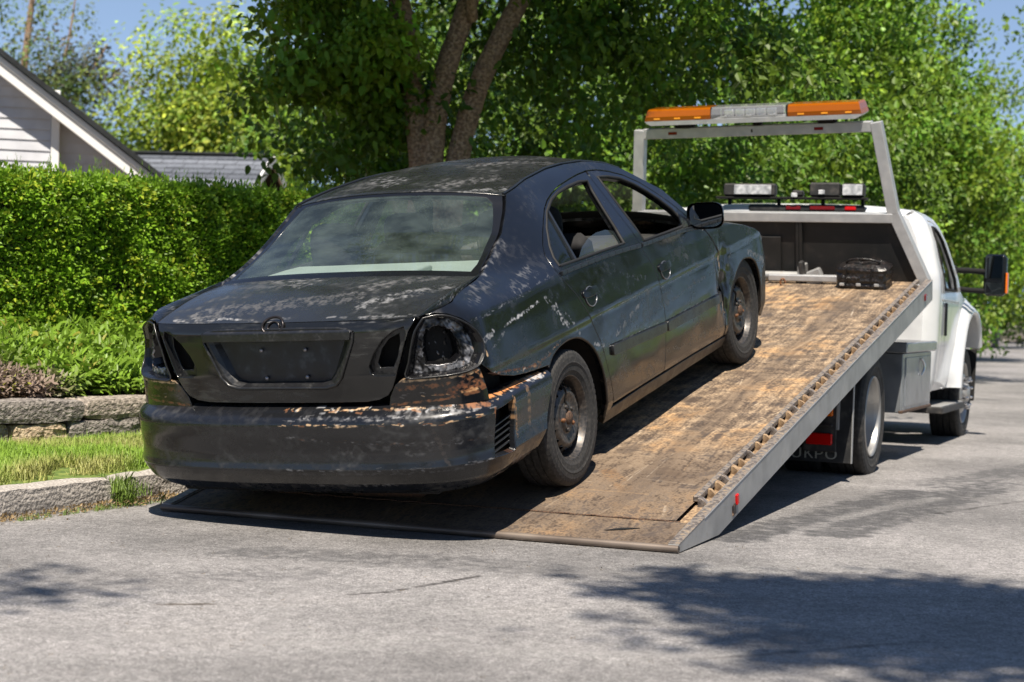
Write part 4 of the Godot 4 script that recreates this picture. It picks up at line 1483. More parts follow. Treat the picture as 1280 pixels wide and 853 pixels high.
	for e in [[.38, 1.42, .5], [-.38, 1.42, .5]]:
		var st := MB.new()
		seat(st, e[0], e[1], e[2])
		headrest(st, e[0], e[1] - .44, 1.10, .26, .2)
		part("front_seat", st, M.seat, car)
	var rs := MB.new()
	rs.box(Vector3(0, .45, -.58), Vector3(1.3, .16, .5), .05)
	rs.box(Vector3(0, .74, -.24), Vector3(1.3, .55, .15), .05, Basis(Vector3.RIGHT, .3))
	part("rear_bench", rs, M.seat, car)
	for x in [-.4, .4]:
		var hr := MB.new()
		headrest(hr, x, .26 if x < 0 else .50, 1.12, .27, .26)
		part("headrest", hr, M.seat, car)
	var da := MB.new()
	da.box(Vector3(0, .74, -2.24), Vector3(1.42, .22, .36), .07)
	da.box(Vector3(-.36, .84, -2.14), Vector3(.4, .08, .2), .04)
	part("dashboard", da, M.dash, car)
	var sw := MB.new()
	var sp := []
	for k in 25:
		var a := TAU * k / 24.0
		sp.append(Vector3(-.36 + .18 * cos(a), .86 + .165 * sin(a), -1.80 + .07 * sin(a)))
	sw.tube(sp, [.015], 6)
	sw.bar(Vector3(-.52, .86, -1.80), Vector3(-.2, .86, -1.80), .04, .03)
	sw.bar(Vector3(-.36, .86, -1.80), Vector3(-.36, .8, -2.05), .05, .05, Vector3.RIGHT)
	part("steering_wheel", sw, M.black, car)
	# mirrors
	for s in [1.0, -1.0]:
		var base := Vector3(s * .93, .985, -1.98)
		var sh2 := MB.new()
		# shell: rounded bowl, open to the rear
		var hw := .105
		var hh := .075
		for k in 8:
			for j in 28:
				var q := []
				var nn := []
				for e in [[k, j], [k, j + 1], [k + 1, j + 1], [k + 1, j]]:
					var t: float = e[0] / 8.0 * PI / 2
					var a: float = TAU * e[1] / 28.0
					var ca := signf(cos(a)) * pow(absf(cos(a)), .55)
					var sa := signf(sin(a)) * pow(absf(sin(a)), .55)
					var sc := pow(cos(t), .7) if e[0] < 8 else 0.0
					q.append(base + Vector3(ca * hw * sc, sa * hh * sc, -.085 * sin(t)))
					nn.append(Vector3(ca * cos(t) / hw, sa * cos(t) / hh, -sin(t) / .06).normalized())
				sh2.tri(q[0], q[1], q[2], nn[0], nn[1], nn[2])
				sh2.tri(q[0], q[2], q[3], nn[0], nn[2], nn[3])
		sh2.bar(base + Vector3(-s * .09, -.03, -.02), Vector3(s * .80, .94, -2.0), .05, .05, Vector3.UP, .01)
		var mn := part("door_mirror", sh2, M.black_gloss, car)
		var mg := MB.new()
		for j in 28:
			var q := []
			for e in [j, j + 1]:
				var a: float = TAU * e / 28.0
				q.append(base + Vector3(signf(cos(a)) * pow(absf(cos(a)), .6) * hw * .88, signf(sin(a)) * pow(absf(sin(a)), .6) * hh * .86, -.012))
			var nn := Vector3(-s * .10, .02, 1).normalized()
			mg.tri(base + Vector3(0, 0, -.012), q[0], q[1], nn, nn, nn)
		part("mirror_glass", mg, M.mirror, mn)
		# sail panel
		var sp2 := MB.new()
		wpanel(sp2, sd([[1.88, .94], [2.06, .925], [1.98, .99], [1.93, 1.03], [1.9, 1.02]]), s, [], .01, .0, 0, -.003)
		part("sail_panel", sp2, M.black_gloss, mn)
	# wheels
	steel_wheel(car, Transform3D(Basis(), Vector3(.788, .317, -.05)))
	steel_wheel(car, Transform3D(Basis(Vector3.RIGHT, .4), Vector3(.762, .317, -2.745)))
	steel_wheel(car, Transform3D(Basis(Vector3.UP, PI), Vector3(-.775, .317, -.03)), .225)
	steel_wheel(car, Transform3D(Basis(Vector3.UP, PI), Vector3(-.775, .317, -2.735)), .225)
	for s in [.05, 2.745]:
		var ax := MB.new()
		ax.tube([Vector3(-.7, .3, -s), Vector3(.7, .3, -s)], [.035], 10)
		part("axle", ax, M.black, car)

# ================================================================ the tow truck
func cab_r(s: float, u: float) -> float:
	var r := interp(u, [.38, .5, .8, 1.2, 1.31, 1.58, 1.70, 1.76, 1.80, 1.83], [1.09, 1.13, 1.158, 1.165, 1.158, 1.10, 1.055, 1.02, .97, .90])
	if s < 7.12:
		var d := 7.12 - s
		r -= .12 - sqrt(maxf(.0144 - d * d, 0.0))
	if s > 8.1:
		r -= .10 * smoothstep(8.1, 9.7, s)
	return r

func cab_roof(w: float, s: float) -> Vector3:
	var e := .93 - (0.06 * pow(maxf(0.0, 7.15 - s) / .15, 2.0))
	var u := 1.815 + .045 * (1.0 - pow(absf(w), 3.0))
	u -= .05 * pow(maxf(0.0, 7.12 - s) / .12, 2.0) + .05 * pow(maxf(0.0, s - 7.5) / .3, 2.0)
	return Vector3(w * e, u, -s)

func truck_wheel(root: Node3D, at: Transform3D, front: bool, side: float) -> void:
	var w := Node3D.new()
	w.transform = at
	var nm := "front_wheel" if front else "rear_wheel"
	var k := 0
	var n2 := nm
	while root.has_node(n2):
		k += 1
		n2 = "%s_%03d" % [nm, k]
	w.name = n2
	root.add_child(w, true)
	part("tyre", tyre_mesh(.39, .25, .248, 54), M.truck_tyre, w)
	var r := MB.new()
	if front:
		r.lathe([Vector2(-.1, .24), Vector2(.08, .235), Vector2(.108, .245), Vector2(.118, .252), Vector2(.112, .256), Vector2(.1, .257)], 56)
		r.lathe([Vector2(-.02, .236), Vector2(.05, .232), Vector2(.075, .20), Vector2(.10, .17), Vector2(.115, .15), Vector2(.115, .085), Vector2(.13, .08), Vector2(.15, .075), Vector2(.16, .055), Vector2(.162, .0)], 56)
	else:
		r.lathe([Vector2(-.1, .24), Vector2(.07, .235), Vector2(.108, .245), Vector2(.120, .252), Vector2(.114, .256), Vector2(.1, .257)], 56)
		r.lathe([Vector2(.105, .243), Vector2(.06, .234), Vector2(-.02, .226), Vector2(-.075, .20), Vector2(-.09, .16), Vector2(-.09, .12), Vector2(-.02, .11), Vector2(.03, .10), Vector2(.05, .08), Vector2(.055, .0)], 56)
	part("rim", r, M.alu_wheel, w)
	if front or side != 0.0:
		for i in 10:
			var a := TAU * i / 10.0
			var nb := MB.new()
			var x0 := .112 if front else -.09
			nb.lathe([Vector2(x0, .015), Vector2(x0 + .05, .013), Vector2(x0 + .06, .008), Vector2(x0 + .06, .0)], 6, Transform3D(Basis(), Vector3(0, .125 * cos(a), .125 * sin(a))), false)
			part("lug_nut", nb, M.chrome, w)

func build_truck(at: Transform3D, tilt: float) -> void:
	var T := thing("tow_truck", "white flatbed tow truck with its rusty bed slid back and tilted to the road", "tow truck", at)
	var B := Transform3D(Basis(Vector3.RIGHT, tilt), Vector3.ZERO)
	var L := 6.32
	var dk := MB.new()
	var h := .033
	var grid := func(mb: MB, x0: float, x1: float, s0: float, s1: float, y: float, nx: int, ny: int) -> void:
		for i in nx:
			for j in ny:
				var q := []
				var t := []
				for e in [[i, j], [i + 1, j], [i + 1, j + 1], [i, j + 1]]:
					var x := lerpf(x0, x1, float(e[0]) / nx)
					var s := lerpf(s0, s1, float(e[1]) / ny)
					var bend := .0035 * sin(s * 5.1 + x * 2.0) * sin(x * 4.0)
					q.append(Vector3(x, y + bend, -s))
					t.append(Vector2((x + 1.25) / 2.5, 1.0 - s / L))
				mb.quad(q[0], q[1], q[2], q[3], Vector3.UP, t[0], t[1], t[2], t[3])
	grid.call(dk, -1.14, 1.14, .335, L, h, 12, 30)
	dk.quad(Vector3(-1.14, h - .03, -.335), Vector3(1.14, h - .03, -.335), Vector3(1.14, h - .03, -L), Vector3(-1.14, h - .03, -L), Vector3.DOWN)
	part("bed_deck", dk, M.deck, T, B)
	var tp := MB.new()
	grid.call(tp, -1.2, 1.2, .01, .325, h - .004, 8, 3)
	tp.quad(Vector3(-1.2, h - .028, -.01), Vector3(1.2, h - .028, -.01), Vector3(1.2, h - .028, -.33), Vector3(-1.2, h - .028, -.33), Vector3.DOWN)
	var tpn := part("tail_plate", tp, M.deck, T, B)
	var wb := MB.new()
	var wp := []
	for k in 60:
		wp.append(Vector3(lerpf(-1.16, 1.16, k / 59.0), h - .001 + .002 * sin(k * 1.7), -.33 + .003 * sin(k * 2.3)))
	wb.tube(wp, [.004], 6)
	part("weld_bead", wb, M.rust_dark, tpn, Transform3D())
	var te := MB.new()
	te.tube([Vector3(-1.25, .016, -.012), Vector3(1.25, .016, -.012)], [.017], 12)
	part("tail_edge", te, M.edge_steel, T, B)
	var slm := MB.new()
	slm.prism(Vector3(.95, h - .0015, -.17), Vector3(1, 0, 0), Vector3(0, 0, -1), PackedVector2Array([Vector2(-.07, -.03), Vector2(.0, -.005), Vector2(.07, .035), Vector2(.03, .03), Vector2(-.01, .02)]), Vector3(0, .003, 0))
	part("torn_slot", slm, M.black, tpn)
	# side rails
	for s in [1.0, -1.0]:
		var poly := PackedVector2Array([Vector2(.0, .004), Vector2(.012, .034), Vector2(.40, .036), Vector2(6.30, .056), Vector2(6.30, -.09), Vector2(.62, -.108)])
		var rl := MB.new()
		rl.prism(Vector3(s * 1.227, 0, 0), Vector3(0, 0, -1), Vector3(0, 1, 0), poly, Vector3(.046, 0, 0))
		var rn := part("side_rail", rl, M.alu, T, B)
		var cp := MB.new()
		cp.bar(Vector3(s * 1.226, .035, -.02), Vector3(s * 1.226, .056, -6.29), .05, .006, Vector3.UP, .002)
		part("rail_cap", cp, M.rail_top, rn)
		var hl := MB.new()
		hl.bar(Vector3(s * 1.2505, .034, -.4), Vector3(s * 1.2505, .055, -6.29), .004, .006, Vector3.UP, .001)
		part("rail_edge", hl, M.alu_bright, rn)
		var ch := MB.new()
		ch.box(Vector3(s * 1.174, .004, -3.30), Vector3(.066, .03, 5.94), .002)
		part("slot_channel", ch, M.slot, T, B)
		var lp := MB.new()
		lp.bar(Vector3(s * 1.148, .050, -.62), Vector3(s * 1.148, .050, -6.26), .032, .030, Vector3.UP, .006)
		part("slot_lip", lp, M.rail_top, T, B)
		var ss := .60
		var tn := 0
		rng.seed = 400 + int(s)
		while ss < 6.2:
			var tw := rng.randf_range(.014, .04)
			var tb := MB.new()
			tb.prism(Vector3(s * 1.185, .034, -(ss + tw * .5)), Vector3(s, 0, 0), Vector3(0, 1, 0), PackedVector2Array([Vector2(-.024, .026), Vector2(-.008, .022), Vector2(.022, .004 - rng.randf() * .01), Vector2(.022, -.018), Vector2(-.024, -.018)]), Vector3(0, 0, tw))
			part("slot_tab", tb, M.slot if tn % 3 else M.rail_top, T, B)
			ss += tw + rng.randf_range(.07, .17)
			tn += 1
		var mk := MB.new()
		mk.box(Vector3(s * 1.254, -.03, -.92), Vector3(.014, .05, .035), .005)
		part("marker_lamp", mk, M.red_lens, T, B)
		var mk3 := MB.new()
		mk3.box(Vector3(s * 1.253, -.065, -.87), Vector3(.008, .05, .05), .003)
		part("marker_bracket", mk3, M.rust_edge, T, B)
		var mk2 := MB.new()
		mk2.box(Vector3(s * 1.254, -.015, -5.98), Vector3(.014, .045, .06), .006)
		part("marker_lamp", mk2, M.red_dark, T, B)
		# frame under the deck
		var fr := MB.new()
		fr.bar(Vector3(s * .45, -.10, -.9), Vector3(s * .45, -.10, -6.2), .09, .16)
		part("bed_runner", fr, M.dark_steel, T, B)
	for k in 12:
		var cm := MB.new()
		cm.box(Vector3(0, -.04, -(.8 + k * .48)), Vector3(2.36, .07, .06), .004)
		part("cross_member", cm, M.dark_steel, T, B)
	# headboard
	var hz := -6.34
	var hb := MB.new()
	hb.prism(Vector3(0, 0, hz), Vector3(1, 0, 0), Vector3(0, 1, 0), PackedVector2Array([Vector2(-1.2, .02), Vector2(1.2, .02), Vector2(.95, .49), Vector2(-.95, .49)]), Vector3(0, 0, .03))
	var hbn := part("headboard", hb, M.panel_black, T, B)
	for x in [-.62, .265, .29]:
		var st := MB.new()
		st.box(Vector3(x, .26, hz + .035), Vector3(.025, .44, .035), .004)
		part("headboard_rib", st, M.panel_black, hbn)
	var hp := MB.new()
	hp.box(Vector3(-.25, .22, hz + .03), Vector3(.78, .26, .02), .004)
	part("headboard_plate", hp, M.panel_black, hbn)
	var cb := MB.new()
	cb.box(Vector3(0, .498, hz + .02), Vector3(1.93, .07, .08), .006)
	part("headboard_bar", cb, M.alu_bright, T, B)
	var wn := MB.new()
	wn.tube([Vector3(-.62, .075, hz + .12), Vector3(.3, .075, hz + .12)], [.032], 12)
	wn.box(Vector3(-.64, .1, hz + .12), Vector3(.05, .13, .14), .008)
	wn.box(Vector3(.32, .1, hz + .12), Vector3(.05, .13, .14), .008)
	var winch := part("winch_roller", wn, M.alu, T, B)
	for e in [[-.06, .11, .05, .15, .25], [-.02, .07, .06, .1, -.4], [.33, .11, .04, .17, .1], [.42, .10, .11, .07, .4], [-.02, .06, .14, .05, 0.0], [.42, .05, .12, .05, .1]]:
		var wc := MB.new()
		wc.box(Vector3(e[0], e[1], hz + .17), Vector3(e[2], e[3], .07), .012, Basis(Vector3(0, 0, 1), e[4]))
		part("winch_bracket", wc, M.alu if e[2] > .1 else M.dark_steel, winch)
	var fx := MB.new()
	fx.box(Vector3(.36, .075, hz + .2), Vector3(.55, .05, .05), .01)
	part("cross_bar", fx, M.alu_bright, winch)
	var hk := MB.new()
	var hkp := []
	for k in 12:
		var a := PI * 1.4 * k / 11.0
		hkp.append(Vector3(.215 + .018 * cos(a), .055 + .028 * sin(a), hz + .30))
	hk.tube(hkp, [.007], 6)
	part("hook", hk, M.rust, winch)
	# gantry
	for s in [1.0, -1.0]:
		var p := [Vector3(s * 1.195, .03, hz + .01), Vector3(s * .965, .54, hz + .01), Vector3(.842 if s > 0 else -.932, 1.19 if s > 0 else 1.142, hz + .01)]
		var po := MB.new()
		po.bar(p[0], p[1] + (p[1] - p[0]).normalized() * .02, .08, .088, Vector3(0, 0, 1), .006)
		po.bar(p[1] - (p[2] - p[1]).normalized() * .012, p[2], .081, .09, Vector3(0, 0, 1), .006)
		part("gantry_post", po, M.alu_bright, T, B)
	var B2 := B * Transform3D(Basis(), Vector3(-.045, 1.135, 0)) * Transform3D(Basis(Vector3.BACK, .028), Vector3.ZERO) * Transform3D(Basis().scaled(Vector3(.955, 1, 1)), Vector3(0, -1.158, 0))
	var tb := MB.new()
	tb.box(Vector3(0, 1.158, hz + .012), Vector3(1.80, .076, .078), .006)
	var tbn := part("gantry_bar", tb, M.alu_bright, T, B2)
	for e in [[-.655, 1], [.5, 1], [-.02, 0]]:
		var sk := MB.new()
		sk.box(Vector3(e[0], 1.158, hz + .0525), Vector3(.07 if e[1] else .012, .022, .004), .001)
		part("sticker", sk, M.red_dark if e[1] else M.dark_steel, tbn)
	# light bar: tray, feet, three lenses with lamps behind them
	var lz := hz + .01
	var tr := MB.new()
	tr.prism(Vector3(0, 1.245, lz), Vector3(1, 0, 0), Vector3(0, 1, 0), PackedVector2Array([Vector2(-.80, -.018), Vector2(.80, -.018), Vector2(.835, .0), Vector2(.85, .014), Vector2(-.85, .014), Vector2(-.835, .0)]), Vector3(0, 0, .26))
	var lb := part("light_bar", tr, M.alu_bright, T, B2)
	for x in [-.56, .02, .56]:
		var ft := MB.new()
		ft.box(Vector3(x, 1.213, lz), Vector3(.13 if absf(x) > .1 else .05, .035, .12), .005)
		part("light_bar_foot", ft, M.black, lb)
	for e in [[-.848, -.32, M.amber, 1], [-.312, .27, M.clear_lens, 0], [.288, .85, M.amber, 2]]:
		var a: float = e[0]
		var b: float = e[1]
		var ln := MB.new()
		var ta := .03 if e[3] == 1 else 0.0
		var tb2 := .03 if e[3] == 2 else 0.0
		var y0 := 1.261
		var y1 := 1.345
		var pz := [[.128, y0], [.13, y0 + .03], [.112, y1 - .012], [.098, y1]]
		# shell of the lens: front, top, back, ends
		for k in 3:
			for zs in [1.0, -1.0]:
				var f0 := float(k) / 3.0
				var f1 := float(k + 1) / 3.0
				ln.fquad(Vector3(a + ta * f0, pz[k][1], lz + zs * pz[k][0]), Vector3(b - tb2 * f0, pz[k][1], lz + zs * pz[k][0]), Vector3(b - tb2 * f1, pz[k + 1][1], lz + zs * pz[k + 1][0]), Vector3(a + ta * f1, pz[k + 1][1], lz + zs * pz[k + 1][0]), Vector3(0, .3, zs))
		ln.fquad(Vector3(a + ta, y1, lz + .098), Vector3(b - tb2, y1, lz + .098), Vector3(b - tb2, y1, lz - .098), Vector3(a + ta, y1, lz - .098), Vector3.UP)
		for ee in [[a, ta, -1.0], [b, -tb2, 1.0]]:
			for k in 3:
				var f0 := float(k) / 3.0
				var f1 := float(k + 1) / 3.0
				ln.fquad(Vector3(ee[0] + ee[1] * f0, pz[k][1], lz - pz[k][0]), Vector3(ee[0] + ee[1] * f0, pz[k][1], lz + pz[k][0]), Vector3(ee[0] + ee[1] * f1, pz[k + 1][1], lz + pz[k + 1][0]), Vector3(ee[0] + ee[1] * f1, pz[k + 1][1], lz - pz[k + 1][0]), Vector3(ee[2], 0, 0))
		var rs := MB.new()
		for k in 3:
			var x := lerpf(a + .1, b - .1, k / 2.0)
			rs.box(Vector3(x, 1.275, lz + .131), Vector3(.05, .012, .004), .001)
		part("reflector", rs, M.amber_spot if e[3] else M.alu_bright, lb)
		part("amber_lens" if e[3] else "clear_lens", ln, e[2], lb)
		var co := MB.new()
		var nb := 5
		for k in nb:
			var x := lerpf(a + .08, b - .08, (k + .5) / nb)
			co.box(Vector3(x, 1.298, lz + .04), Vector3(.085, .056, .05), .012)
			co.lathe([Vector2(0, .026), Vector2(-.02, .018), Vector2(-.03, .0)], 14, Transform3D(Basis(Vector3(0, 0, 1), Vector3(0, 1, 0), Vector3(-1, 0, 0)), Vector3(x, 1.298, lz + .066)))
		part("lamp_row", co, M.amber_core if e[3] else M.chrome, lb)
		var bkx := MB.new()
		bkx.box(Vector3((a + b) * .5, 1.300, lz), Vector3(b - a - .10, .066, .03), .004)
		part("lamp_backing", bkx, M.black, lb)
		var dv := MB.new()
		dv.box(Vector3(b + .008, 1.301, lz), Vector3(.014, .082, .22), .003)
		if e[3] != 2:
			part("lens_divider", dv, M.black, lb)
	# --- chassis
	for s in [1.0, -1.0]:
		var cr := MB.new()
		cr.bar(Vector3(s * .43, .56, -4.0), Vector3(s * .43, .56, -9.6), .08, .20)
		part("chassis_rail", cr, M.dark_steel, T)
		# rear wheels, two a side
		truck_wheel(T, Transform3D(Basis() if s > 0 else Basis(Vector3.UP, PI), Vector3(s * 1.075, .362, -4.42)), false, s)
		truck_wheel(T, Transform3D(Basis() if s > 0 else Basis(Vector3.UP, PI), Vector3(s * .79, .362, -4.42)), false, 0.0)
		truck_wheel(T, Transform3D(Basis() if s > 0 else Basis(Vector3.UP, PI), Vector3(s * 1.03, .362, -8.62)), true, s)
		# mud flap with stay
		var fl := MB.new()
		fl.box(Vector3(s * .915, .39, -3.66), Vector3(.60, .55, .012), .003)
		var fln := part("mud_flap", fl, M.flap, T)
		var fe := MB.new()
		fe.box(Vector3(s * 1.218, .39, -3.66), Vector3(.006, .55, .03), .001)
		part("flap_stay", fe, M.alu, fln)
		var tx := TextMesh.new()
		tx.text = "LUKPO"
		tx.font = SystemFont.new()
		(tx.font as SystemFont).font_names = PackedStringArray(["Droid Sans"])
		tx.font_size = 64
		tx.pixel_size = .0013
		tx.depth = .003
		part("lettering", tx, M.print, fln, Transform3D(Basis().scaled(Vector3(1.35, 1, 1)), Vector3(s * .965, .165, -3.648)))
		var tl := MB.new()
		tl.box(Vector3(s * 1.03, .33, -3.63), Vector3(.20, .30, .03), .006)
		var tln := part("tail_lamp", tl, M.dark_steel, T)
		for e in [[.30, .43, M.orange_lens], [.262, .34, M.dark_steel], [.262, .258, M.red_lens]]:
			var le := MB.new()
			le.box(Vector3(s * 1.03, e[1], -3.605), Vector3(.16, .07 if e[1] != .34 else .02, .024), .008)
			part("lamp_lens", le, e[2], tln)
		var bk := MB.new()
		bk.box(Vector3(s * 1.135, .40, -3.63), Vector3(.018, .17, .03), .003)
		part("lamp_bracket", bk, M.alu, tln)
		# guard over the rear wheels
		# tool box
		var x0: float = s * .87
		var tbx := MB.new()
		tbx.box(Vector3(x0, .54, -6.02), Vector3(.64, .41, 1.18), .008)
		var tbn2 := part("tool_box", tbx, M.box_grey, T)
		var td := MB.new()
		td.box(Vector3(x0 + s * .322, .545, -6.04), Vector3(.012, .34, 1.02), .004)
		part("tool_box_door", td, M.box_grey, tbn2)
		var tlid := MB.new()
		tlid.box(Vector3(x0 + s * .01, .785, -6.02), Vector3(.69, .075, 1.24), .012)
		part("tool_box_lid", tlid, M.box_grey, tbn2)
		var ts := MB.new()
		ts.box(Vector3(x0 + s * .315, .342, -6.02), Vector3(.03, .02, 1.2), .004)
		part("tool_box_strip", ts, M.rust_dark, tbn2)
		var hk2 := MB.new()
		var hp2 := []
		for k in 9:
			hp2.append(Vector3(x0 + s * (.335 + .02 * sin(PI * k / 8.0)), lerpf(.70, .58, k / 8.0), -6.10 - .02 * sin(PI * k / 8.0)))
		hk2.tube(hp2, [.009], 6)
		part("latch", hk2, M.chrome, tbn2)
		# step
		var sp := MB.new()
		sp.box(Vector3(s * 1.02, .275, -7.75), Vector3(.36, .05, 1.15), .006)
		var spn := part("step", sp, M.dark_steel, T)
		var spt := MB.new()
		spt.box(Vector3(s * 1.02, .304, -7.75), Vector3(.33, .01, 1.11), .003)
		part("step_plate", spt, M.alu, spn)
		for ss in [7.45, 8.05]:
			var sb := MB.new()
			sb.bar(Vector3(s * .45, .52, -ss), Vector3(s * .95, .26, -ss), .05, .03)
			part("step_bracket", sb, M.black, spn)
	for s in [4.42, 8.62]:
		var ax := MB.new()
		ax.tube([Vector3(-.9, .362, -s), Vector3(.9, .362, -s)], [.07], 12)
		ax.lathe([Vector2(-.16, .07), Vector2(-.1, .16), Vector2(.1, .16), Vector2(.16, .07)], 20, Transform3D(Basis(), Vector3(0, .362, -s)))
		part("axle", ax, M.black, T)
	var tk := MB.new()
	tk.box(Vector3(0, .55, -5.2), Vector3(.7, .22, 2.2), .03)
	part("hydraulic_tank", tk, M.dark_steel, T)
	# --- cab
	for s in [1.0, -1.0]:
		var f := func(x: float, y: float) -> Vector3: return Vector3(s * cab_r(x, y), y, -x)
		var fs := func(x: float, y: float) -> Vector3: return f.call(x if s > 0 else 15.0 - x, y)
		var mr := func(p: PackedVector2Array) -> PackedVector2Array:
			if s > 0:
				return p
			var o := PackedVector2Array()
			for k in range(p.size() - 1, -1, -1):
				o.append(Vector2(15.0 - p[k].x, p[k].y))
			return o
		var win := av([[7.30, 1.215], [7.86, 1.21], [7.80, 1.30], [7.66, 1.46], [7.52, 1.60], [7.45, 1.655], [7.36, 1.685], [7.22, 1.69], [7.19, 1.62], [7.22, 1.45]])
		var door := av([[7.20, .42], [8.02, .42], [8.06, .6], [8.08, 1.0], [8.02, 1.20], [7.88, 1.35], [7.70, 1.53], [7.56, 1.66], [7.46, 1.715], [7.34, 1.735], [7.17, 1.735], [7.13, 1.62], [7.15, 1.4], [7.18, 1.2]])
		var outer := av([[7.0, .42], [7.19, .42], [7.17, 1.2], [7.14, 1.4], [7.12, 1.62], [7.16, 1.745], [7.34, 1.745], [7.47, 1.725], [7.575, 1.668], [7.715, 1.538], [7.895, 1.36], [8.035, 1.205], [8.095, 1.0], [8.08, .6], [8.04, .42], [8.1, .42], [8.16, .70], [8.24, .88], [8.38, 1.0], [8.6, 1.04], [8.84, 1.0], [9.0, .86], [9.06, .6], [9.5, .55], [9.6, .9], [9.55, 1.06], [8.9, 1.12], [8.3, 1.16], [8.12, 1.20], [7.95, 1.38], [7.76, 1.57], [7.62, 1.71], [7.5, 1.78], [7.3, 1.82], [7.1, 1.82], [7.0, 1.77]])
		var cs := MB.new()
		panel(cs, fs, mr.call(outer), [], Vector2(.06, .05), .03)
		part("cab_side", cs, M.truck_white, T)
		var cd := MB.new()
		panel(cd, fs, mr.call(door), [mr.call(win)], Vector2(.06, .05), .03, Vector2.ONE, Vector2.ZERO, .006)
		var dn := part("cab_door", cd, M.truck_white, T)
		var wn2 := MB.new()
		panel(wn2, func(x, y): return fs.call(x, y) - Vector3(s * .02, 0, 0), mr.call(win), [], Vector2(.2, .2), 0.0)
		part("door_window", wn2, M.cab_glass, dn)
		var ws := MB.new()
		var rp := []
		for k in win.size() + 1:
			var q: Vector2 = win[k % win.size()]
			rp.append(f.call(q.x, q.y))
		ws.tube(rp, [.014], 6)
		part("window_seal", ws, M.black, dn)
		var dh := MB.new()
		dh.box(Vector3(s * 1.172, .98, -7.36), Vector3(.02, .26, .03), .006)
		part("door_handle", dh, M.black_gloss, dn)
		var bs := MB.new()
		bs.bar(Vector3(s * 1.168, 1.13, -7.2), Vector3(s * 1.165, 1.115, -8.05), .006, .02)
		part("door_strip", bs, M.alu_bright, dn)
		# wing flare round the front wheel
		var ff := MB.new()
		var line: Array = spline([Vector2(7.93, .43), Vector2(7.97, .60), Vector2(8.06, .79), Vector2(8.22, .96), Vector2(8.42, 1.045), Vector2(8.62, 1.06), Vector2(8.82, 1.02), Vector2(8.97, .91), Vector2(9.05, .76)], 5)
		var rows := []
		for k in line.size():
			var q: Vector2 = line[k]
			var inw := (Vector2(8.6, .42) - q).normalized()
			var r0 := cab_r(q.x, q.y)
			rows.append([Vector3(s * (r0 - .01), q.y - inw.y * .10, -(q.x - inw.x * .10)), Vector3(s * (r0 + .03), q.y - inw.y * .055, -(q.x - inw.x * .055)), Vector3(s * 1.205, q.y - inw.y * .02, -(q.x - inw.x * .02)), Vector3(s * 1.225, q.y, -q.x), Vector3(s * 1.225, q.y + inw.y * .03, -(q.x + inw.x * .03)), Vector3(s * 1.20, q.y + inw.y * .045, -(q.x + inw.x * .045)), Vector3(s * 1.0, q.y + inw.y * .03, -(q.x + inw.x * .03))])
		for k in rows.size() - 1:
			for j in 6:
				var nn := []
				for e in [[k, j], [k + 1, j], [k + 1, j + 1], [k, j + 1]]:
					var ku := mini(e[0] + 1, rows.size() - 1)
					var kd := maxi(e[0] - 1, 0)
					var ju := mini(e[1] + 1, 6)
					var jd := maxi(e[1] - 1, 0)
					var q := ((rows[ku][e[1]] - rows[kd][e[1]]) as Vector3).cross(rows[e[0]][ju] - rows[e[0]][jd]).normalized()
					nn.append(q if s > 0 else -q)
				if s * (nn[0] as Vector3).x < -.2 and j < 3:
					for z in 4:
						nn[z] = -nn[z]
				ff.tri(rows[k][j], rows[k + 1][j], rows[k + 1][j + 1], nn[0], nn[1], nn[2])
				ff.tri(rows[k][j], rows[k + 1][j + 1], rows[k][j + 1], nn[0], nn[2], nn[3])
		part("wing_flare", ff, M.truck_white, T)
		# mirror
		var mh := MB.new()
		mh.box(Vector3(s * 1.405, 1.355, -8.36), Vector3(.185, .345, .10), .03)
		var mn := part("side_mirror", mh, M.black_gloss, T)
		var mg := MB.new()
		mg.box(Vector3(s * 1.398, 1.42, -8.308), Vector3(.145, .19, .006), .002, Basis(Vector3.UP, -s * .12))
		part("mirror_glass", mg, M.mirror_dark, mn)
		var mg2 := MB.new()
		mg2.box(Vector3(s * 1.398, 1.245, -8.308), Vector3(.145, .10, .006), .002, Basis(Vector3.UP, -s * .16) * Basis(Vector3.RIGHT, .1))
		part("convex_glass", mg2, M.mirror_dark, mn)
		var mi := MB.new()
		mi.box(Vector3(s * 1.50, 1.29, -8.36), Vector3(.018, .17, .08), .006)
		part("mirror_lamp", mi, M.orange_lens, mn)
		var ma := MB.new()
		ma.tube([Vector3(s * 1.08, 1.385, -8.12), Vector3(s * 1.2, 1.385, -8.22), Vector3(s * 1.34, 1.38, -8.37)], [.024], 8)
		ma.tube([Vector3(s * 1.10, 1.235, -8.14), Vector3(s * 1.2, 1.225, -8.22), Vector3(s * 1.34, 1.22, -8.37)], [.022], 8)
		ma.box(Vector3(s * 1.10, 1.31, -8.10), Vector3(.06, .23, .12), .02)
		part("mirror_arm", ma, M.black, mn)
		# mud guard behind the front wheel
		var mgd := MB.new()
		mgd.box(Vector3(s * 1.02, .5, -9.10), Vector3(.3, .45, .03), .008, Basis(Vector3.RIGHT, -.2))
		part("wheel_guard", mgd, M.black, T)
	var rf := MB.new()
	panel(rf, func(x, y): return cab_roof(x, y), rect(-1, 7.0, 1, 7.62), [], Vector2(.08, .06), .02)
	var rfn := part("cab_roof", rf, M.truck_white, T)
	var rr := MB.new()
	rr.prism(Vector3(0, 0, -7.0), Vector3(1, 0, 0), Vector3(0, 1, 0), av([[-1.045, .55], [1.045, .55], [1.05, 1.25], [.98, 1.6], [.92, 1.74], [.86, 1.775], [.4, 1.80], [-.4, 1.80], [-.86, 1.775], [-.92, 1.74], [-.98, 1.6], [-1.05, 1.25]]), Vector3(0, 0, .03))
	part("cab_back", rr, M.truck_white, T)
	var bw := MB.new()
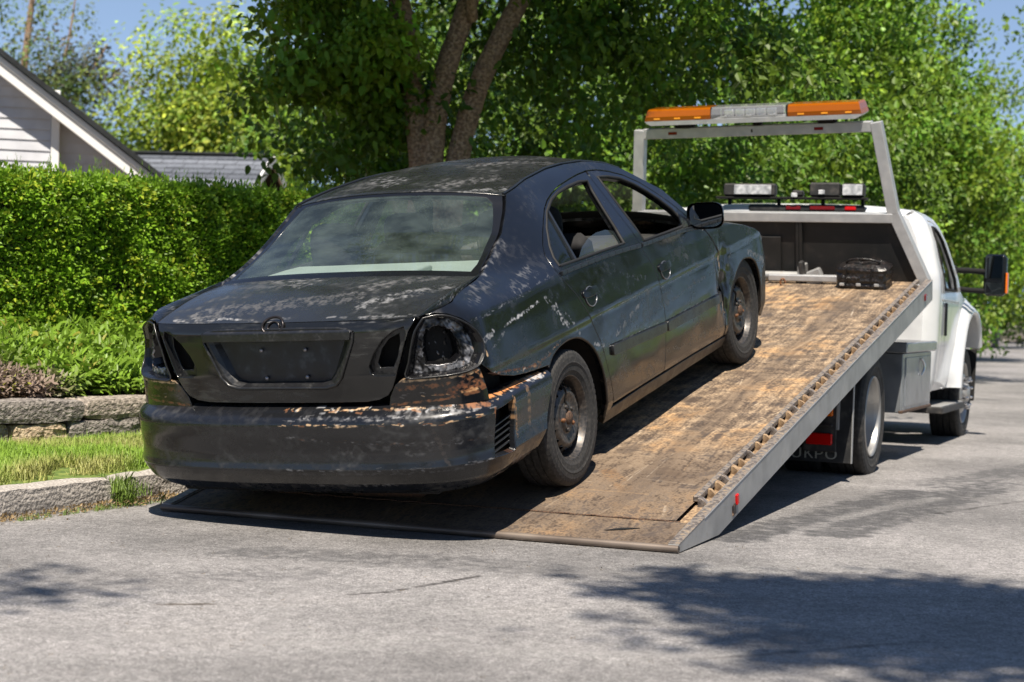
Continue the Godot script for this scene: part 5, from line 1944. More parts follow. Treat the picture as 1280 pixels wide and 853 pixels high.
	bw.box(Vector3(0, 1.45, -6.985), Vector3(1.3, .42, .012), .004)
	part("back_window", bw, M.cab_glass, T)
	var st := MB.new()
	st.box(Vector3(.12, 1.815, -7.0), Vector3(.92, .055, .05), .012)
	var stn := part("stop_lamp_housing", st, M.flap, rfn)
	for e in [[.02, .12], [.25, .2], [.47, .09]]:
		var rl := MB.new()
		rl.box(Vector3(e[0], 1.818, -6.975), Vector3(e[1], .036, .02), .008)
		part("stop_lamp", rl, M.red_dark if e[1] > .1 else M.red_lens, rfn)
	var wl := MB.new()
	for s in [1.0, -1.0]:
		wl.fquad(Vector3(0, 1.80, -7.64), Vector3(s * .90, 1.755, -7.60), Vector3(s * 1.08, 1.19, -8.14), Vector3(0, 1.19, -8.45), Vector3(0, .3, -1))
	part("windshield", wl, M.cab_glass, T)
	var hd := MB.new()
	panel(hd, func(x, y): return Vector3(x * (cab_r(y, 1.12) - .01), 1.165 - .05 * (y - 8.1) / 1.5 + .05 * (1.0 - pow(absf(x), 3.0)) - .12 * pow(maxf(0.0, y - 9.3) / .3, 2.0), -y), rect(-1, 8.08, 1, 9.6), [], Vector2(.1, .1), .02)
	part("hood", hd, M.truck_white, T)
	var gr := MB.new()
	gr.box(Vector3(0, .82, -9.58), Vector3(1.9, .5, .06), .02)
	part("grille", gr, M.black_gloss, T)
	var fbm := MB.new()
	fbm.box(Vector3(0, .5, -9.68), Vector3(2.1, .24, .18), .03)
	part("front_bumper", fbm, M.chrome, T)
	var cf := MB.new()
	cf.box(Vector3(0, .5, -7.6), Vector3(2.1, .08, 1.1), .01)
	cf.box(Vector3(0, .8, -8.35), Vector3(1.6, .6, .1), .01)
	part("cab_floor", cf, M.black, T)
	for x in [-.5, .5]:
		var se := MB.new()
		se.box(Vector3(x, .85, -7.5), Vector3(.5, .16, .5), .05)
		se.box(Vector3(x, 1.15, -7.25), Vector3(.5, .7, .14), .05)
		se.box(Vector3(x, 1.56, -7.23), Vector3(.26, .16, .1), .04)
		part("cab_seat", se, M.seat, T)
	# work lamps on the cab roof
	var rk := MB.new()
	rk.box(Vector3(.0, 1.893, -6.98), Vector3(1.2, .018, .08), .005)
	for x in [-.5, -.1, .25, .56]:
		rk.box(Vector3(x, 1.87, -7.0), Vector3(.025, .06, .03), .004)
	var rkn := part("roof_rack", rk, M.black, rfn)
	var lamps := [[-.33, .42, .10], [.055, .09, .05], [.27, .24, .11], [.49, .18, .105]]
	for k in lamps.size():
		var e: Array = lamps[k]
		var hs := MB.new()
		hs.box(Vector3(e[0], 1.905 + e[2] * .5, -6.98), Vector3(e[1], e[2], .09), .015)
		var hn := part("work_lamp", hs, M.dark_steel, T)
		var ln := MB.new()
		if k == 0:
			ln.box(Vector3(e[0] + .03, 1.905 + e[2] * .5, -6.932), Vector3(e[1] - .12, e[2] - .024, .012), .004)
		elif k == 3:
			ln.box(Vector3(e[0], 1.905 + e[2] * .5, -6.932), Vector3(e[1] - .025, e[2] - .022, .012), .004)
		else:
			ln.box(Vector3(e[0] - .02, 1.895 + e[2] * .4, -6.932), Vector3(.05, .035, .012), .004)
		part("lamp_glass", ln, M.lens_white, hn)
	# battered holdall on the deck
	var bag := MB.new()
	for i in 16:
		for j in 10:
			var q := []
			for e in [[i, j], [i + 1, j], [i + 1, j + 1], [i, j + 1]]:
				var a: float = TAU * e[0] / 16.0
				var t: float = e[1] / 10.0
				var ca := signf(cos(a)) * pow(absf(cos(a)), .35)
				var sa := signf(sin(a)) * pow(absf(sin(a)), .35)
				var sc := 1.0 if t < .7 else sqrt(maxf(0.0, 1.0 - pow((t - .7) / .3, 2.0) * .97))
				var nz := car_noise.get_noise_3d(ca * 3.0, t * 4.0, sa * 3.0)
				q.append(Vector3(ca * (.185 + .012 * nz) * sc, t * .185 + .02 * nz * t, sa * (.13 + .02 * nz) * sc))
			bag.fquad(q[0], q[1], q[2], q[3], (q[0] + q[2]) * .5 - Vector3(0, .08, 0))
	var bt := at * B * Transform3D(Basis(Vector3.UP, -.05), Vector3(.80, h + .004, -6.10))
	var bg := thing("tool_bag", "battered black tool bag lying on the deck against the black headboard", "bag", bt)
	part("body", bag, M.leather, bg)
	var bz := MB.new()
	for x in [-.1, .08]:
		bz.bar(Vector3(x, .03, .135), Vector3(x, .15, .13), .02, .008, Vector3.RIGHT)
	part("strap", bz, M.leather, bg)
	var bh := MB.new()
	var bp := []
	for k in 13:
		var a := PI * k / 12.0
		bp.append(Vector3(.12 * cos(a), .17 + .035 * sin(a), .04 + .03 * sin(a)))
	bh.tube(bp, [.009], 6)
	part("handle", bh, M.leather, bg)
	for x in [-.13, -.01, .12]:
		var bb := MB.new()
		bb.box(Vector3(x, .03, .14), Vector3(.035, .02, .01), .003)
		part("buckle", bb, M.alu_bright, bg)

# ================================================================ the place
func strip(mb: MB, a: Array, b: Array, ya: Array, yb: Array, n := 1, rough := 0.0) -> void:
	for k in a.size() - 1:
		var m := maxi(1, mini(24, int((a[k] as Vector2).distance_to(a[k + 1]) / 0.5)))
		for e in m:
			var t0 := float(e) / m
			var t1 := float(e + 1) / m
			for j in n:
				var w0 := float(j) / n
				var w1 := float(j + 1) / n
				var q := []
				for c in [[t0, w0], [t1, w0], [t1, w1], [t0, w1]]:
					var pa: Vector2 = (a[k] as Vector2).lerp(a[k + 1], c[0])
					var pb: Vector2 = (b[k] as Vector2).lerp(b[k + 1], c[0])
					var p := pa.lerp(pb, c[1])
					var y := lerpf(lerpf(ya[k], ya[k + 1], c[0]), lerpf(yb[k], yb[k + 1], c[0]), c[1])
					if rough > 0.0 and c[1] > 0.0 and c[1] < 1.0:
						y += rough * car_noise.get_noise_2d(p.x * 2.0, p.y * 2.0)
					q.append(Vector3(p.x, y, p.y))
				mb.fquad(q[0], q[1], q[2], q[3], Vector3.UP)

func leaf_mesh(n: int, rad: float, ln: float, wd: float, sd0: int, up := 0.0) -> ArrayMesh:
	var r := RandomNumberGenerator.new()
	r.seed = sd0
	var mb := MB.new()
	for i in n:
		var d := Vector3(r.randfn(), r.randfn(), r.randfn()).normalized()
		var p := d * rad * pow(r.randf(), .45)
		var ax := (d + Vector3(r.randfn(), r.randfn() - .5 + up, r.randfn()) * .8).normalized()
		var nn := (Vector3(r.randfn() * .6, .85, .45 + r.randfn() * .6)).normalized()
		nn = (nn - ax * nn.dot(ax)).normalized()
		var sx := ax.cross(nn)
		var l := ln * r.randf_range(.7, 1.3)
		var w := wd * r.randf_range(.75, 1.25)
		var t := p + ax * l - nn * l * .12
		var c0 := p + ax * l * .24
		var c1 := p + ax * l * .66 - nn * l * .04
		var up2 := nn * w * .14
		var a0 := c0 + sx * w * .46 + up2
		var a1 := c1 + sx * w * .40 + up2
		var b0 := c0 - sx * w * .46 + up2
		var b1 := c1 - sx * w * .40 + up2
		var n0 := (nn - sx * .25).normalized()
		var n1 := (nn + sx * .25).normalized()
		mb.tri(p, a0, a1, n0, n0, n0)
		mb.tri(p, a1, t, n0, n0, n0)
		mb.tri(p, t, b1, n1, n1, n1)
		mb.tri(p, b1, b0, n1, n1, n1)
	return mb.mesh()

func rbasis(r: RandomNumberGenerator, s: float) -> Basis:
	return Basis(Vector3.UP, r.randf_range(-1.2, 1.2)) * Basis(Vector3.RIGHT, r.randf_range(-.4, .6)) * Basis().scaled(Vector3.ONE * s)

func leaf_col(r: RandomNumberGenerator, c: Color, vary := .25) -> Color:
	var k := 1.0 + r.randf_range(-vary, vary) + (.75 if r.randf() < .13 else 0.0)
	var y := r.randf_range(-.15, .3)
	return Color(c.r * k * (1.0 + y), c.g * k, c.b * k * (1.0 - y * .6))

# blobs: [centre, radii, clusters, colour]
func tree(called: String, label: String, group: String, base: Vector3, limbs: Array, blobs: Array, mesh: Mesh, sd0: int, gap := .0, shell := .45, cat := "tree") -> Node3D:
	var r := RandomNumberGenerator.new()
	r.seed = sd0
	var t := thing(called, label, cat, Transform3D(Basis(), base), group)
	if limbs.size():
		var k := 0
		for l in limbs:
			var mb := MB.new()
			var pts := []
			var rad := []
			var raw: Array = spline(l[0], 5)
			for i in raw.size():
				pts.append(raw[i])
				var f := float(i) / (raw.size() - 1)
				rad.append(lerpf(l[1], l[2], f) * (1.0 + .03 * sin(i * 2.3 + k)))
			mb.tube(pts, rad, 14)
			part("trunk" if k == 0 else "limb", mb, M.bark, t)
			k += 1
	var nz := noise(.55, 2, sd0 + 3)
	var xf := []
	var cs := []
	for b in blobs:
		var made := 0
		var tries := 0
		var ext: Vector3 = b[1]
		var per := 16
		while made < b[2] and tries < b[2]:
			tries += 1
			# a spray of leaves on one twig: flat, drooping, with gaps between sprays
			var d := Vector3(r.randfn(), r.randfn(), r.randfn()).normalized()
			var c: Vector3 = b[0] + d * ext * pow(r.randf(), shell)
			if nz.get_noise_3dv(c + base) < gap - .5:
				continue
			var sc := clampf(minf(ext.x, minf(ext.y, ext.z)) * .42, .06, .46) * r.randf_range(.7, 1.3)
			var slope := d.x * .25
			var tone := r.randf_range(.72, 1.22)
			for k in mini(per, b[2] - made):
				var o := Vector3(r.randfn(), r.randfn() * .34, r.randfn()) * sc
				o.y -= (o.x * signf(d.x) + o.z * signf(d.z)) * .28
				made += 1
				xf.append(Transform3D(rbasis(r, r.randf_range(.65, 1.25)), c + o))
				var lc := leaf_col(r, b[3])
				cs.append(Color(lc.r * tone, lc.g * tone, lc.b * tone))
	scatter_part("crown", mesh, M.leaf, xf, cs, t)
	return t

# a rough block: subdivided box pushed about by noise
func block(size: Vector3, rough: float, sd0: int, n := Vector3i(5, 2, 3)) -> MB:
	var mb := MB.new()
	var nz := noise(1.0, 3, sd0)
	var h := size * .5
	var push := func(p: Vector3) -> Vector3:
		var q := p
		var ed := Vector3(absf(p.x) / h.x, absf(p.y) / h.y, absf(p.z) / h.z)
		# round the edges
		var sm := maxf(0.0, ed.x - .8) + maxf(0.0, ed.y - .7) + maxf(0.0, ed.z - .8)
		if sm > .35:
			q *= 1.0 - (sm - .2) * .16
		return q + Vector3(nz.get_noise_3dv(p * 7.0), nz.get_noise_3dv(p * 7.0 + Vector3(9, 0, 0)), nz.get_noise_3dv(p * 7.0 + Vector3(0, 9, 0))) * rough
	for ax in 3:
		var i := (ax + 1) % 3
		var j := (ax + 2) % 3
		var ni: int = n[i]
		var nj: int = n[j]
		for sg in [-1.0, 1.0]:
			for a in ni:
				for b in nj:
					var q := []
					for e in [[a, b], [a + 1, b], [a + 1, b + 1], [a, b + 1]]:
						var p := Vector3.ZERO
						p[ax] = sg * h[ax]
						p[i] = lerpf(-h[i], h[i], float(e[0]) / ni)
						p[j] = lerpf(-h[j], h[j], float(e[1]) / nj)
						q.append(push.call(p))
					var o := Vector3.ZERO
					o[ax] = sg
					mb.fquad(q[0], q[1], q[2], q[3], o)
	return mb

func build_place() -> void:
	var V := func(x, z): return Vector2(x, z)
	# --- ground to the horizon
	var g := MB.new()
	for i in 20:
		for j in 20:
			var x0 := -600.0 + i * 60.0
			var z0 := -900.0 + j * 60.0
			g.quad(Vector3(x0, -.06, z0), Vector3(x0 + 60, -.06, z0), Vector3(x0 + 60, -.06, z0 + 60), Vector3(x0, -.06, z0 + 60), Vector3.UP)
	structure("ground", g, M.lawn)
	# --- road
	var LE := [Vector2(-12.2, 12), Vector2(-6.26, .05), Vector2(-4.23, -4.04), Vector2(-2.2, -8.13), Vector2(-1.58, -9.38), Vector2(-1.05, -10.6), Vector2(-.3, -12.6), Vector2(1.05, -16.9), Vector2(6.2, -32), Vector2(13.5, -53.85), Vector2(26, -92), Vector2(70, -225)]
	var RE := []
	for k in LE.size():
		var d: Vector2 = ((LE[mini(k + 1, LE.size() - 1)] as Vector2) - LE[maxi(k - 1, 0)]).normalized()
		RE.append(LE[k] + Vector2(-d.y, d.x) * 9.5)
	var rd := MB.new()
	rd.use_uv2 = true
	for k in LE.size() - 1:
		var m := 6
		for e in m:
			var t0 := float(e) / m
			var t1 := float(e + 1) / m
			var a: Vector2 = (LE[k] as Vector2).lerp(LE[k + 1], t0)
			var b: Vector2 = (RE[k] as Vector2).lerp(RE[k + 1], t0)
			var c: Vector2 = (RE[k] as Vector2).lerp(RE[k + 1], t1)
			var d: Vector2 = (LE[k] as Vector2).lerp(LE[k + 1], t1)
			for q in [[a, b, c], [a, c, d]]:
				var pts := []
				for w in q:
					pts.append(w)
				var o: Array = [pts[0], pts[1], pts[2]]
				if (pts[1] - pts[0]).cross(pts[2] - pts[0]) < 0:
					o = [pts[0], pts[2], pts[1]]
				for w in o:
					rd.vert(Vector3(w.x, 0, w.y), Vector3.UP, w, Vector2((w.x + 8.0) / 20.0, (-w.y - 2.0) / 20.0))
	structure("road", rd, M.asphalt)
	# --- verge, bank, far verge
	var K := [Vector2(-8.6, 4.4), Vector2(-4.35, -4.1), Vector2(-2.34, -8.2), Vector2(-1.72, -9.45), Vector2(-1.2, -10.66), Vector2(-.45, -12.65), Vector2(.9, -16.95), Vector2(13.3, -53.9), Vector2(69.8, -225)]
	var Wb := [Vector2(-11.2, 2.4), Vector2(-5.55, -5.83), Vector2(-3.5, -8.78), Vector2(-2.7, -9.94), Vector2(-2.14, -10.75), Vector2(-1.35, -11.9), Vector2(-.3, -17.3), Vector2(12.1, -54.2), Vector2(68.6, -225.3)]
	var Hf := [Vector2(-14, -1), Vector2(-7.6, -7.0), Vector2(-5.0, -9.8), Vector2(-3.23, -11.8), Vector2(-2.3, -12.85), Vector2(-1.0, -14.3), Vector2(-1.5, -17.7), Vector2(10.8, -54.7), Vector2(67.3, -225.7)]
	var Fr := [Vector2(-90, -1), Vector2(-90, -20), Vector2(-90, -40), Vector2(-90, -60), Vector2(-90, -80), Vector2(-90, -100), Vector2(-90, -130), Vector2(-90, -200), Vector2(-60, -260)]
	var v1 := MB.new()
	strip(v1, K, Wb, [.12, .12, .12, .12, .12, .12, .12, .12, .12], [.16, .16, .165, .165, .165, .165, .16, .15, .15], 4, .012)
	structure("verge", v1, M.lawn)
	var v2 := MB.new()
	strip(v2, Wb.slice(5), Hf.slice(5), [.165, .16, .15, .15], [.5, .4, .3, .3], 4, .05)
	strip(v2, Wb.slice(0, 6).map(func(p): return p + Vector2(-.82, -.57) * .22), Hf.slice(0, 6), [.375, .375, .375, .375, .375, .375], [.64, .64, .64, .64, .64, .64], 5, .03)
	structure("bank", v2, M.soil)
	var v3 := MB.new()
	strip(v3, Hf, Fr, [.64, .64, .64, .64, .64, .5, .4, .3, .3], [1.0, 1.0, 1.0, 1.0, 1.0, 1.0, 1.0, 1.0, 1.0], 10, .0)
	structure("garden_ground", v3, M.soil)
	# --- kerb stones
	var kp := LE.slice(2, 8)
	var at := 0.0
	var total := 0.0
	for k in kp.size() - 1:
		total += (kp[k] as Vector2).distance_to(kp[k + 1])
	var along := func(d: float) -> Vector2:
		for k in kp.size() - 1:
			var l: float = (kp[k] as Vector2).distance_to(kp[k + 1])
			if d <= l:
				return (kp[k] as Vector2).lerp(kp[k + 1], d / l)
			d -= l
		return kp[kp.size() - 1]
	var kl := ["pale granite kerbstone behind the truck bed, far end of the visible kerb", "rough granite kerbstone left of the bed's lower corner with a grassy joint", "granite kerbstone at the edge of the picture below the grass verge"]
	# a joint falls where the grass grows through, near (-1.83, -8.87)
	var joint := 0.0
	joint = (kp[0] as Vector2).distance_to(kp[1]) + Vector2(-2.2, -8.13).distance_to(Vector2(-1.82, -8.9))
	at = joint - 1.42 * 3.0
	var kn := 0
	while at < total - 1.4 and kn < 7:
		if at >= 0.0:
			var ln := 1.36
			var a: Vector2 = along.call(at)
			var b: Vector2 = along.call(at + ln)
			var d := (b - a).normalized()
			var mid := (a + b) * .5 - Vector2(-d.y, d.x) * .085
			var bas := Basis(Vector3(d.x, 0, d.y), Vector3.UP, Vector3(-d.y, 0, d.x))
			var lb: String = ["first granite kerbstone past the bed corner, behind the car", "granite kerbstone behind the rear wheels of the truck", "granite kerbstone beside the cab of the truck", "granite kerbstone just ahead of the cab, hidden by it"][kn % 4]
			if absf(at - (joint - 1.42)) < .1:
				lb = "rough granite kerbstone at the left edge of the picture below the grass"
			elif absf(at - joint) < .1:
				lb = "pale granite kerbstone running behind the lower left corner of the bed"
			elif at < joint - 1.5:
				lb = ["granite kerbstone nearest the camera outside the picture", "granite kerbstone just outside the left edge of the picture", "granite kerbstone outside the picture"][kn % 3]
			single("kerbstone", block(Vector3(ln, .25, .17), .014, 300 + kn, Vector3i(14, 4, 3)), M.granite, lb, "kerbstone", Transform3D(bas, Vector3(mid.x, .008, mid.y)), "kerbstones along the verge")
		at += 1.42
		kn += 1
	# --- far kerbs
	var fk := MB.new()
	for e in [[LE.slice(7), -1.0], [RE.slice(0), 1.0]]:
		var pl: Array = e[0]
		for k in pl.size() - 1:
			var d: Vector2 = ((pl[k + 1] as Vector2) - pl[k]).normalized()
			var o := Vector2(-d.y, d.x) * .07 * float(e[1])
			var a: Vector2 = pl[k] + o
			var b: Vector2 = pl[k + 1] + o
			fk.bar(Vector3(a.x, .03, a.y), Vector3(b.x, .03, b.y), .14, .20, Vector3.UP, .02)
	structure("far_kerb", fk, M.granite)
	var v4 := MB.new()
	strip(v4, RE, RE.map(func(p): return p + Vector2(40, 14)), [.12, .12, .12, .12, .12, .12, .12, .12, .12, .12, .12, .12], [.5, .5, .5, .5, .5, .5, .5, .5, .5, .5, .5, .5], 3)
	structure("right_verge", v4, M.lawn)
	# --- retaining wall of stones
	var wall_t := thing("retaining_wall", "low dry stone retaining wall in two courses behind the grass verge", "wall")
	var w0 := Vector2(-4.6, -7.2)
	var w1 := Vector2(-1.35, -11.9)
	var wd := (w1 - w0).normalized()
	var wlen := w0.distance_to(w1)
	var bas := Basis(Vector3(wd.x, 0, wd.y), Vector3.UP, Vector3(-wd.y, 0, wd.x))
	rng.seed = 5
	for row in 2:
		var x := -rng.randf() * .2
		while x < wlen:
			var l := rng.randf_range(.34, .85) if row else rng.randf_range(.26, .6)
			var hgt := .115 if row else .135
			hgt += rng.randf_range(-.008, .008)
			var c := w0 + wd * (x + l * .5)
			var back := .10 - (.012 if row else 0.0) + rng.randf_range(-.012, .012)
			c -= Vector2(-wd.y, wd.x) * back
			var y := .155 + .065 if not row else .29 + .058
			part("stone", block(Vector3(l - .012, hgt, .24), .02 if not row else .013, rng.randi() % 1000, Vector3i(7, 4, 3)), M.stones[rng.randi() % 4], wall_t, Transform3D(bas * Basis(Vector3(0, 0, 1), rng.randf_range(-.012, .012)), Vector3(c.x, y, c.y)))
			x += l
	var wk := MB.new()
	wk.box(Vector3(wlen * .5, .26, -.16), Vector3(wlen, .2, .1), .0)
	part("wall_core", wk, M.soil, wall_t, Transform3D(bas, Vector3(w0.x, 0, w0.y)))
	# --- grass on the verge
	var r := RandomNumberGenerator.new()
	r.seed = 9
	var bl := MB.new()
	for i in 14:
		var a := r.randf() * TAU
		var p := Vector3(r.randfn() * .018, 0, r.randfn() * .018)
		var hh := r.randf_range(.035, .085)
		var ln := Vector3(cos(a), 0, sin(a)) * r.randf_range(.01, .05)
		var sx := Vector3(-sin(a), 0, cos(a)) * .0022
		var nn := Vector3(cos(a) * .5, .8, sin(a) * .5).normalized()
		bl.tri(p - sx, p + sx, p + ln * .5 + Vector3(0, hh * .65, 0) + sx * .8, nn, nn, nn)
		bl.tri(p - sx, p + ln * .5 + Vector3(0, hh * .65, 0) + sx * .8, p + ln * .5 + Vector3(0, hh * .65, 0) - sx * .8, nn, nn, nn)
		bl.tri(p + ln * .5 + Vector3(0, hh * .65, 0) - sx * .8, p + ln * .5 + Vector3(0, hh * .65, 0) + sx * .8, p + ln + Vector3(0, hh, 0), nn, nn, nn)
	var blm := bl.mesh()
	var xf := []
	var cs := []
	var gn := noise(1.4, 3, 44)
	for i in 26000:
		var s := r.randf()
		var c := r.randf()
		# along the visible stretch
		var pa := Vector2(-3.75, -5.3).lerp(Vector2(-1.0, -11.2), s)
		var pb := Vector2(-5.2, -6.4).lerp(Vector2(-1.55, -11.6), s)
		var p := pa.lerp(pb, pow(c, .9))
		var d := gn.get_noise_2d(p.x, p.y)
		if d < -.42 or c < .06 and r.randf() < .6:
			continue
		xf.append(Transform3D(rbasis(r, r.randf_range(.7, 1.25) * (.62 if c > .8 else .85)), Vector3(p.x, lerpf(.12, .163, c), p.y)))
		var dry := clampf(.30 - d * 1.6 + r.randf_range(-.2, .2) + (.35 if c < .12 else 0.0), 0, 1)
		cs.append(Color(.24, .39, .05).lerp(Color(.42, .40, .15), dry * .85) * r.randf_range(.75, 1.15))
	# tuft in the kerb joint and along the gutter
	for i in 190:
		var t := r.randf()
		var p := Vector2(-1.84, -8.86) + Vector2(r.randfn() * .05, r.randfn() * .04) if t < .6 else Vector2(-2.15, -8.13).lerp(Vector2(-1.5, -9.4), r.randf()) + Vector2(r.randf() * .03, 0)
		xf.append(Transform3D(rbasis(r, r.randf_range(.4, 1.1) * (1.0 if t < .6 else .45)), Vector3(p.x, r.randf() * .10 if t < .6 else .0, p.y)))
		cs.append(Color(.17, .26, .05) * r.randf_range(.7, 1.1))
	var gr := scatter_part("grass", blm, M.leaf, xf, cs, self)
	tag(gr, "short grass with dry patches between kerb and stone wall", "grass", "", "stuff")
	# dry leaves in the gutter
	var lm := leaf_mesh(5, .04, .022, .012, 3)
	xf = []
	cs = []
	for i in 700:
		var p := Vector2(-3.2, -6.1).lerp(Vector2(-1.2, -10.2), r.randf())
		p += Vector2(.9, .44) * absf(r.randfn()) * .05
		xf.append(Transform3D(rbasis(r, r.randf_range(.3, .9)), Vector3(p.x, .008, p.y)))
		cs.append(Color(.34, .24, .12) * r.randf_range(.5, 1.2))
	for i in 140:
		var p := Vector2(r.randf_range(-2.2, 1.5), r.randf_range(-8.0, -4.8))
		xf.append(Transform3D(rbasis(r, r.randf_range(.12, .3)), Vector3(p.x, .004, p.y)))
		cs.append(Color(.24, .19, .13) * r.randf_range(.5, 1.2))
	var dl := scatter_part("dry_leaves", lm, M.leaf, xf, cs, self)
	tag(dl, "dry brown leaf litter along the foot of the kerb", "leaves", "", "stuff")
	# --- plants on the bank
	var cov := leaf_mesh(16, .075, .055, .020, 21, .8)
	xf = []
	cs = []
	for i in 5200:
		var s := r.randf()
		var c := r.randf()
		var pa := Vector2(-4.75, -7.3).lerp(Vector2(-1.5, -12.0), s)
		var pb := Vector2(-6.5, -8.2).lerp(Vector2(-1.2, -14.1), s)
		var p := pa.lerp(pb, c)
		var d := gn.get_noise_2d(p.x * 1.3 + 30.0, p.y * 1.3)
		# a dry clump near the wall
		var dc := (p - Vector2(-2.72, -10.35)).length()
		var dry := smoothstep(.42, .22, dc + d * .15)
		if c < .06 and d < .0:
			continue
		xf.append(Transform3D(rbasis(r, r.randf_range(.7, 1.5) * (.75 if dry > .5 else 1.0)), Vector3(p.x, lerpf(.39, .66, c) + .03 + r.randf() * .08, p.y)))
		var col := Color(.20, .33, .035) * r.randf_range(.6, 1.25)
		col = col.lerp(Color(.33, .25, .20) * r.randf_range(.6, 1.1), dry)
		if r.randf() < .06:
			col = Color(.30, .30, .05)
		cs.append(col)
	var gc := scatter_part("ground_cover", cov, M.leaf, xf, cs, self)
	tag(gc, "leafy ground cover with a dry brown patch above the stone wall", "ground cover", "", "stuff")
	# --- hedge
	var hd := thing("hedge", "tall clipped green hedge behind the stone wall, part of it in shade", "hedge")
	var h0 := Vector2(-7.2, -7.35)
	var h1 := Vector2(-.95, -14.35)
	var hdir := (h1 - h0).normalized()
	var hn := Vector2(-hdir.y, hdir.x)      # towards the road
	if hn.x < 0:
		hn = -hn
	var hl := h0.distance_to(h1)
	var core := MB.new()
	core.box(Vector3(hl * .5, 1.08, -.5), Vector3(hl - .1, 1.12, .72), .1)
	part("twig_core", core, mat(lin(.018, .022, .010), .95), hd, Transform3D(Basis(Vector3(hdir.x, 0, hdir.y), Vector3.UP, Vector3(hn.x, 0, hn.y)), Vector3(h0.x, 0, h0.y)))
	var hm := leaf_mesh(22, .075, .034, .016, 33, .3)
	xf = []
	cs = []
	var hz := noise(1.1, 3, 71)
	for i in 15000:
		var s := r.randf() * hl
		var top := r.randf() < .25
		var dep := .0
		var y := 0.0
		if top:
			dep = r.randf() * .95
			y = 1.70 + r.randf_range(-.06, .045)
		else:
			dep = absf(r.randfn()) * .07
			y = lerpf(.52, 1.72, r.randf())
		var und := hz.get_noise_2d(s * 1.4, y * 1.6) * .10
		dep += und + .05
		if y > 1.6 and not top:
			dep += (y - 1.6) * .4
		var p := h0 + hdir * s - hn * dep
		xf.append(Transform3D(rbasis(r, r.randf_range(.7, 1.25)), Vector3(p.x, y + .03 * hz.get_noise_2d(s * 3.0, 9.0), p.y)))
		var c := Color(.19, .34, .022) * r.randf_range(.6, 1.3)
		if r.randf() < .12:
			c = Color(.34, .42, .035)
		cs.append(c)
	# stray shoots above the top
	for i in 260:
		var s := r.randf() * hl
		var p := h0 + hdir * s - hn * r.randf() * .5
		xf.append(Transform3D(Basis(Vector3.UP, r.randf() * TAU) * Basis().scaled(Vector3(.35, 1.5, .35) * r.randf_range(.5, .9)), Vector3(p.x, 1.74 + r.randf() * .06, p.y)))
		cs.append(Color(.16, .28, .03) * r.randf_range(.7, 1.2))
	scatter_part("foliage", hm, M.leaf, xf, cs, hd)
	build_houses()
	build_trees()

